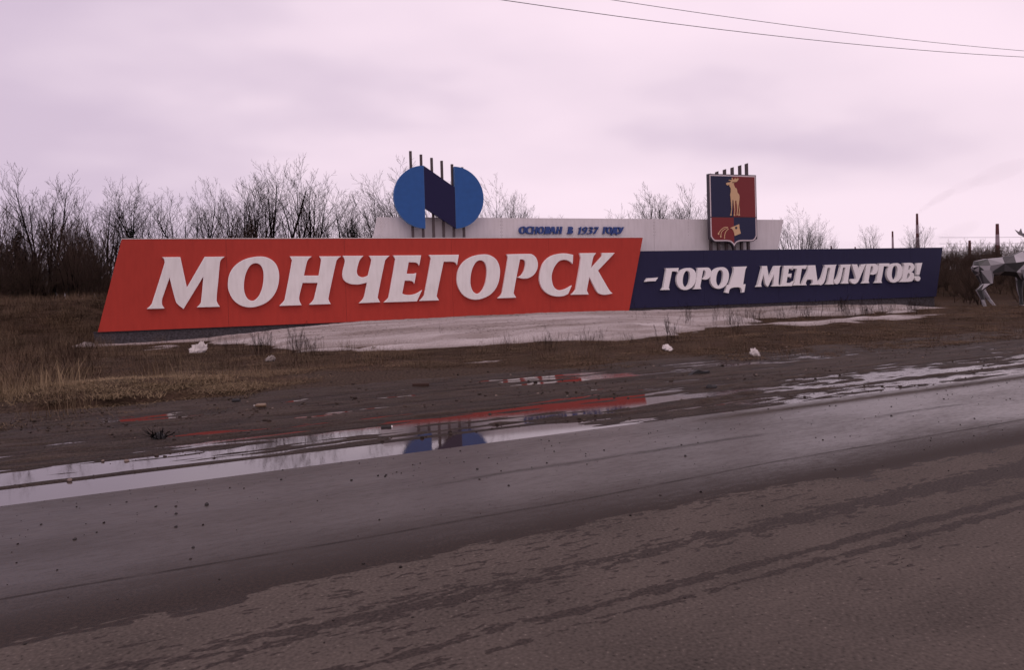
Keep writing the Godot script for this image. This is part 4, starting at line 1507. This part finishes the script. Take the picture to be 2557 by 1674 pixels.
func weeds() -> void:
	var spec := {"levels": 1, "kids": [5, 0, 0, 0], "bare": [0.35, 0.1, 0.1, 0.0], "angle": [32.0, 30.0, 30.0, 0.0], "lift": [0.06, 0.1, 0.1, 0.1], "wander": [0.16, 0.2, 0.2, 0.2], "reach": 0.3, "tip": 0.1, "thin": 0.0020}
	var protos := []
	for k in 5:
		var g := RandomNumberGenerator.new()
		g.seed = 300 + k
		var bufs := [Twigs.new(), Twigs.new(), Twigs.new()]
		var count: int = [5, 8, 3, 11, 2][k]
		for i in count:
			var a := deg_to_rad(g.randf_range(2, 24))
			var az := g.randf() * TAU
			grow(bufs, g, Vector3(g.randfn(0, 0.09), -0.05, g.randfn(0, 0.09)), Vector3(cos(az) * sin(a), cos(a), sin(az) * sin(a)), g.randf_range(0.30, 0.80), 0.0036, 0, spec)
		var o := Node3D.new()
		o.name = "dry_weed"
		part("stem", bufs[0].mesh(), o, mats.stalk)
		part("side_shoots", bufs[1].mesh(), o, mats.stalk).set_meta("kind", "stuff")
		o.set_meta("category", "weed")
		protos.append(o)
	var first := {}
	# sign frame: along, out from the board; count, spread, scale
	var clumps := [
		[5.2, 8.0, 9, 0.55, 1.0, "leafless weed stalks of the big clump at the snow's edge below letter О"],
		[3.9, 6.3, 5, 0.45, 0.75, "leafless weed stalks at the snow's edge below letter М"],
		[2.4, 3.6, 6, 0.9, 0.6, "short dry weed stalks by the low left end of the plinth"],
		[5.9, 9.6, 4, 0.5, 0.85, "tall thin weed stalks on the snow's edge below letter Н"],
		[10.5, 10.2, 5, 0.6, 0.7, "dry weed stalks along the grass edge below letters Е and Г"],
		[11.4, 10.8, 5, 0.6, 0.75, "dry weed stalks along the grass edge below letter О near the middle"],
		[13.2, 11.2, 5, 0.7, 1.0, "tall dark weed stalks by the white litter bag on the verge"],
		[15.3, 10.2, 4, 0.8, 1.0, "tall single weed stalks in the patchy snow below the navy board's left end"],
		[19.2, 5.6, 14, 1.1, 0.95, "dry weed stalks at the left of the clump in the snow below the navy board"],
		[22.4, 4.9, 20, 1.5, 1.0, "dry weed stalks in the middle of the clump in the snow below the navy board"],
		[26.0, 4.2, 20, 1.5, 1.05, "dry weed stalks at the right of the clump on the snow ridge"],
		[29.3, 3.4, 12, 1.2, 0.9, "low dry weed stalks where the snow ridge ends"],
		[-0.6, 9.4, 16, 1.3, 0.95, "brown dead stalks standing by the ditch at the far left"],
		[0.9, 13.2, 8, 1.0, 0.7, "brown dead stalks in the tan grass at the left roadside"],
		[9.2, 7.2, 3, 1.6, 0.4, "small twigs poking out of the snow bank below letter Е"],
	]
	for c in clumps:
		for k in int(c[2]):
			var a: float = c[0] + rng.randfn(0, c[3])
			var n: float = c[1] + rng.randfn(0, c[3] * 0.5)
			var p := O + D * a + N * n
			p.y = height(p) + maxf(0.0, snow_over(a, n))
			var s: float = c[4] * rng.randf_range(0.6, 1.15)
			plant(protos[rng.randi() % 5], Transform3D(Basis(Vector3.UP, rng.randf() * TAU).scaled(Vector3.ONE * s), p), c[5], "dry weed stalks on the verge", first)


func grasses() -> void:
	var kinds := [tuft(1, 46, 0.16, 0.10, 1.5, 0.004), tuft(2, 46, 0.20, 0.14, 2.2, 0.0045), tuft(3, 26, 0.42, 0.12, 0.35, 0.0035)]
	var places := [[], [], []]
	var tints := [[], [], []]
	var tan_ := Color(0.235, 0.172, 0.105)
	var rust := Color(0.125, 0.080, 0.053)
	var brown := Color(0.075, 0.050, 0.036)
	var tries := 0
	while tries < 66000:
		tries += 1
		var s := rng.randf_range(-9.0, 34.0)
		var t := 9.4 + 21.0 * pow(rng.randf(), 1.25)
		var p := R * s + T * t
		if tries > 52000:
			p = O + D * rng.randf_range(-14.0, 1.5) + N * rng.randf_range(-11.0, 2.5)
			s = along(p)
			t = across(p)
		if -p.z < 4.0 or absf(p.x) > -p.z * 0.80 + 1.0:
			continue
		var q := p - O
		var a := q.dot(D)
		var n := q.dot(N)
		if n < -11.5 or (n < 0.05 and n > -1.0 and a > -0.2 and a < 34.7) or (n < -1.0 and a > 3.0 and a < 33.0):
			continue
		var edge := table(VERGE, s) + noise_b.get_noise_2d(s * 40.0, t * 40.0) * 1.4
		var inside := t - edge
		if inside < -0.1 and rng.randf() > 0.012:
			continue
		if a > -0.5 and a < 33.0 and n > 0.0 and snow_over(a, n) > 0.0 and rng.randf() > 0.015:
			continue
		if inside > 0.0 and inside < 0.8 and rng.randf() > 0.35 + inside * 0.8:
			continue
		if s > 8.0 and rng.randf() < 0.4 * smoothstep(8.0, 12.0, s):
			continue
		var clump := noise_a.get_noise_2d(s * 60.0, t * 60.0)
		if clump < -0.05 and rng.randf() > 0.22:
			continue
		if s > -1.8 and s < -0.6 and t > 16.6 and t < 17.8 and rng.randf() > 0.3:
			continue
		p.y = height(p)
		var near_left := exp(-pow((s + 0.4) / 2.2, 2.0) - pow((t - 11.9) / 1.5, 2.0))
		var k := clampf(noise_a.get_noise_2d(s * 25.0, t * 25.0) * 0.9 + 0.30, 0.0, 1.0)
		var c := brown.lerp(rust, k)
		c = c.lerp(tan_, clampf(near_left * 1.0 + rng.randfn(0.02, 0.14) + (0.15 if clump > 0.2 else 0.0), 0.0, 1.0))
		c = c.lerp(rust, 0.5 * smoothstep(5.0, 8.0, s) * rng.randf())
		c *= rng.randf_range(0.65, 1.2)
		var kind := 0 if rng.randf() < 0.55 else 1
		if (s < -0.8 or n < -0.5) and rng.randf() < 0.16:
			kind = 2
		elif rng.randf() < 0.03:
			kind = 2
		var size := rng.randf_range(0.6, 1.25) * (0.8 if s > 5.0 else 1.0)
		places[kind].append(Transform3D(Basis(Vector3.UP, rng.randf() * TAU).scaled(Vector3(size, size * rng.randf_range(0.6, 1.1), size)), p))
		tints[kind].append(c)
	for k in 3:
		scatter("dead_grass", kinds[k], mats.grass, places[k], tints[k])
	# grit lying on the road
	var grit := []
	var shade := []
	for i in 900:
		var s := rng.randf_range(-2.5, 14.0)
		var t := rng.randf_range(1.8, 6.1) if i % 3 else rng.randfn(5.6, 0.35)
		var r := 0.0025 + 0.006 * pow(rng.randf(), 4.0)
		grit.append(Transform3D(Basis(Vector3.UP, rng.randf() * TAU).scaled(Vector3(r, r * 0.7, r * 1.2)), R * s + T * minf(t, 6.08) + Vector3(0, 0.006 + r * 0.4, 0)))
		var k := 0.02 + 0.05 * rng.randf()
		shade.append(Color(k, k * 0.85, k * 0.8))
	scatter("road_grit", stone(5), mats.grass, grit, shade)
	# clods on the bare soil
	var clods := []
	var earth := []
	for i in 260:
		var s := rng.randf_range(-1.5, 9.0)
		var t := rng.randf_range(8.3, 13.2)
		if t > table(VERGE, s) + 0.2:
			continue
		var p := R * s + T * t
		var r := 0.006 + 0.018 * pow(rng.randf(), 5.0)
		p.y = height(p) + r * 0.2
		clods.append(Transform3D(Basis(Vector3.UP, rng.randf() * TAU).scaled(Vector3(r * 1.5, r * 0.7, r)), p))
		earth.append(Color(0.045, 0.034, 0.029) * rng.randf_range(0.6, 1.5))
	scatter("soil_clods", stone(6), mats.grass, clods, earth)
	# bits of bark, leaves and dirt melted out of the snow, and gravel along the puddles' rims
	var flecks := []
	var fleck_tint := []
	for i in 9000:
		var a := rng.randf_range(0.0, 33.0)
		var n := rng.randf_range(0.05, 11.5)
		var so := snow_over(a, n)
		if so < -0.01 or noise_a.get_noise_2d(a * 10.0, n * 60.0) + rng.randfn(0.0, 0.25) < -0.05:
			continue
		var p := O + D * a + N * n
		p.y = height(p) + so + 0.003
		var l := 0.008 + 0.04 * pow(rng.randf(), 3.0)
		flecks.append(Transform3D(Basis(Vector3.UP, rng.randf() * TAU).scaled(Vector3.ONE) * Basis().scaled(Vector3(l, 0.004, l * rng.randf_range(0.15, 0.6))), p))
		fleck_tint.append(Color(0.085, 0.058, 0.046) * rng.randf_range(0.4, 1.6))
	scatter("snow_debris", stone(8), mats.grass, flecks, fleck_tint)
	var gravel := []
	var gravel_tint := []
	for i in 9000:
		var s := -2.5 + 18.0 * pow(rng.randf(), 1.3)
		var t := rng.randf_range(6.1, 11.5)
		if noise_a.get_noise_2d(s * 30.0 + 40.0, t * 120.0) + rng.randfn(0.0, 0.13) < 0.20:
			continue
		var p := R * s + T * t
		p.y = height(p)
		if p.y < -0.003:
			continue
		var r := 0.004 + 0.013 * pow(rng.randf(), 5.0)
		p.y += r * 0.3
		gravel.append(Transform3D(Basis(Vector3.UP, rng.randf() * TAU).scaled(Vector3(r * 1.3, r * 0.8, r)), p))
		gravel_tint.append(Color(0.080, 0.062, 0.053) * (rng.randf_range(0.3, 1.0) if rng.randf() < 0.93 else 2.6))
	scatter("roadside_gravel", stone(9), mats.grass, gravel, gravel_tint)


func on_ground(s: float, t: float, lift := 0.0) -> Vector3:
	var p := R * s + T * t
	p.y = (0.006 if t < 6.1 else height(p)) + lift
	return p


func litter() -> void:
	var bag := func(seed_value: int, size: Vector3) -> ArrayMesh:
		var g := FastNoiseLite.new()
		g.seed = seed_value
		g.frequency = 1.4
		g.fractal_octaves = 3
		g.fractal_type = FastNoiseLite.FRACTAL_RIDGED
		var s := SphereMesh.new()
		s.radial_segments = 28
		s.rings = 16
		s.radius = 1.0
		s.height = 2.0
		var a := s.get_mesh_arrays()
		var v: PackedVector3Array = a[Mesh.ARRAY_VERTEX]
		for i in v.size():
			var k := 1.0 + g.get_noise_3dv(v[i]) * 0.6
			v[i] = Vector3((v[i].x + v[i].y * 0.35) * size.x * k, maxf(v[i].y, -0.25) * size.y * k * k, v[i].z * size.z * k)
		return mesh_of(v, a[Mesh.ARRAY_INDEX])
	var rows := [
		[1.15, 18.92, Vector3(0.15, 0.12, 0.10), "crumpled white rubbish bag by the snow edge below letter М"],
		[9.54, 12.03, Vector3(0.12, 0.045, 0.07), "flat white plastic bag lying on the verge left of the other one"],
		[10.3, 10.4, Vector3(0.068, 0.065, 0.05), "small upright white plastic bag at the grass edge, farther right"],
		[4.9, 17.0, Vector3(0.13, 0.035, 0.06), "flat scrap of white plastic at the foot of the snow bank"],
		[2.35, 15.9, Vector3(0.10, 0.05, 0.06), "dirty pale lump of plastic in the dark grass below letter Н"],
	]
	for i in rows.size():
		var r: Array = rows[i]
		var o := thing("plastic_bag", r[3], "bag", Transform3D(Basis(Vector3.UP, 0.5 + i * 1.3), on_ground(r[0], r[1], 0.03)))
		part("sheet", bag.call(50 + i, r[2]), o, mats.bag if i in [0, 1, 2] else mats.dull_bag)
	# bottle on its side
	var b := thing("bottle", "brown plastic bottle lying on the wet mud at the left", "bottle", Transform3D((Basis(Vector3.UP, 0.15) * Basis(Vector3.BACK, PI / 2)).scaled(Vector3.ONE * 0.5), on_ground(1.34, 9.52, 0.028)))
	var st := begin()
	lathe(st, [0.0, 0.0, 0.045, 0.004, 0.05, 0.02, 0.05, 0.19, 0.036, 0.235, 0.016, 0.262, 0.016, 0.285], 16)
	part("body", st.commit(), b, mats.bottle)
	st = begin()
	lathe(st, [0.018, 0.272, 0.018, 0.295, 0.0, 0.295], 12)
	part("cap", st.commit(), b, mats.bag)
	# plank
	var pl := thing("plank", "dark wooden plank lying on the bare soil below the middle of the board", "plank", Transform3D(Basis(Vector3.UP, 0.02), on_ground(3.64, 10.33, 0.02)))
	st = begin()
	box(st, Vector3(-0.12, -0.02, -0.04), Vector3(0.12, 0.018, 0.04))
	part("board", st.commit(), pl, mats.wood)
	# torn rubber
	var rub := thing("torn_rubber", "torn piece of black rubber propped on the mud near the right puddle", "rubber", Transform3D(Basis(Vector3.UP, 0.35), on_ground(7.62, 8.86, 0.0)))
	st = begin()
	slab(st, quad_outline([-0.17, 0.0, -0.09, 0.02, 0.0, 0.015, 0.17, 0.01, 0.17, 0.05, 0.10, 0.04, 0.04, 0.05, -0.02, 0.075, -0.10, 0.05]), [], -0.05, 0.03)
	part("flap", st.commit(), rub, mats.dark_rubber)
	var tin := thing("black_canister", "small flat black canister at the edge of the left grass", "canister", Transform3D((Basis(Vector3.UP, -0.1) * Basis(Vector3.BACK, PI / 2)).scaled(Vector3.ONE * 0.62), on_ground(1.12, 10.29, 0.022)))
	st = begin()
	lathe(st, [0.0, 0.0, 0.035, 0.0, 0.04, 0.02, 0.04, 0.15, 0.03, 0.17, 0.0, 0.17], 12)
	part("body", st.commit(), tin, mats.dark_rubber)
	var deb := thing("crushed_can", "crushed dark can with a pale end lying in the red reflection", "can", Transform3D((Basis(Vector3.UP, 0.12) * Basis(Vector3.BACK, PI / 2)).scaled(Vector3(0.85, 0.6, 0.6)), on_ground(2.28, 7.40, 0.016)))
	st = begin()
	lathe(st, [0.0, 0.0, 0.026, 0.0, 0.03, 0.03, 0.024, 0.08, 0.03, 0.13, 0.0, 0.135], 9)
	part("body", st.commit(), deb, mats.dark_rubber)
	st = begin()
	lathe(st, [0.024, -0.006, 0.028, -0.002, 0.028, 0.006, 0.0, -0.004], 9)
	part("lid", st.commit(), deb, mats.letter)
	# clump of twigs standing in the puddle
	var tw := Twigs.new()
	var g := RandomNumberGenerator.new()
	g.seed = 9
	for i in 26:
		var a := g.randf() * TAU
		var l := g.randf_range(0.05, 0.16)
		var from := Vector3(g.randfn(0, 0.03), 0, g.randfn(0, 0.03))
		tw.limb(PackedVector3Array([from, from + Vector3(cos(a) * l, g.randf_range(0.03, 0.12), sin(a) * l * 0.6)]), PackedFloat32Array([0.006, 0.002]), 4)
	var clump := thing("twig_clump", "dark clump of twigs and dirt standing in the puddle at the left", "twigs", Transform3D(Basis(), on_ground(0.12, 8.12, 0.0)))
	part("twigs", tw.mesh(), clump, mats.dark_rubber)
	part("dirt", stone(12, 0.3), clump, mats.dark_rubber, Transform3D(Basis().scaled(Vector3(0.06, 0.05, 0.045)), Vector3(0, 0.01, 0)))
	var lump := thing("mud_lump", "dark lump of earth with a stub on the wet mud at the right", "lump", Transform3D(Basis(), on_ground(6.74, 7.60, 0.01)))
	part("lump", stone(14, 0.35), lump, mats.dark_rubber, Transform3D(Basis().scaled(Vector3(0.07, 0.045, 0.05)), Vector3.ZERO))
	# loose stones on the wet lane
	var proto := thing("pebble", "small dark stone lying on the wet asphalt lane", "stone", Transform3D(), "stones on the wet lane")
	part("stone", stone(3), proto, mats.pebble)
	proto.transform = Transform3D(Basis().scaled(Vector3(0.014, 0.011, 0.014)), on_ground(0.35, 5.35, 0.006))
	for i in 20:
		var s := rng.randf_range(-0.9, 9.0)
		var t := rng.randfn(5.3, 0.45)
		if t > 6.05 or t < 3.7:
			t = rng.randf_range(3.8, 6.0)
		var r := rng.randf_range(0.005, 0.011)
		copy_of(proto, Transform3D(Basis(Vector3.UP, rng.randf() * TAU).scaled(Vector3(r, r * 0.75, r * 1.1)), on_ground(s, t, r * 0.35)), "small dark stone lying on the wet asphalt lane", "stones on the wet lane")
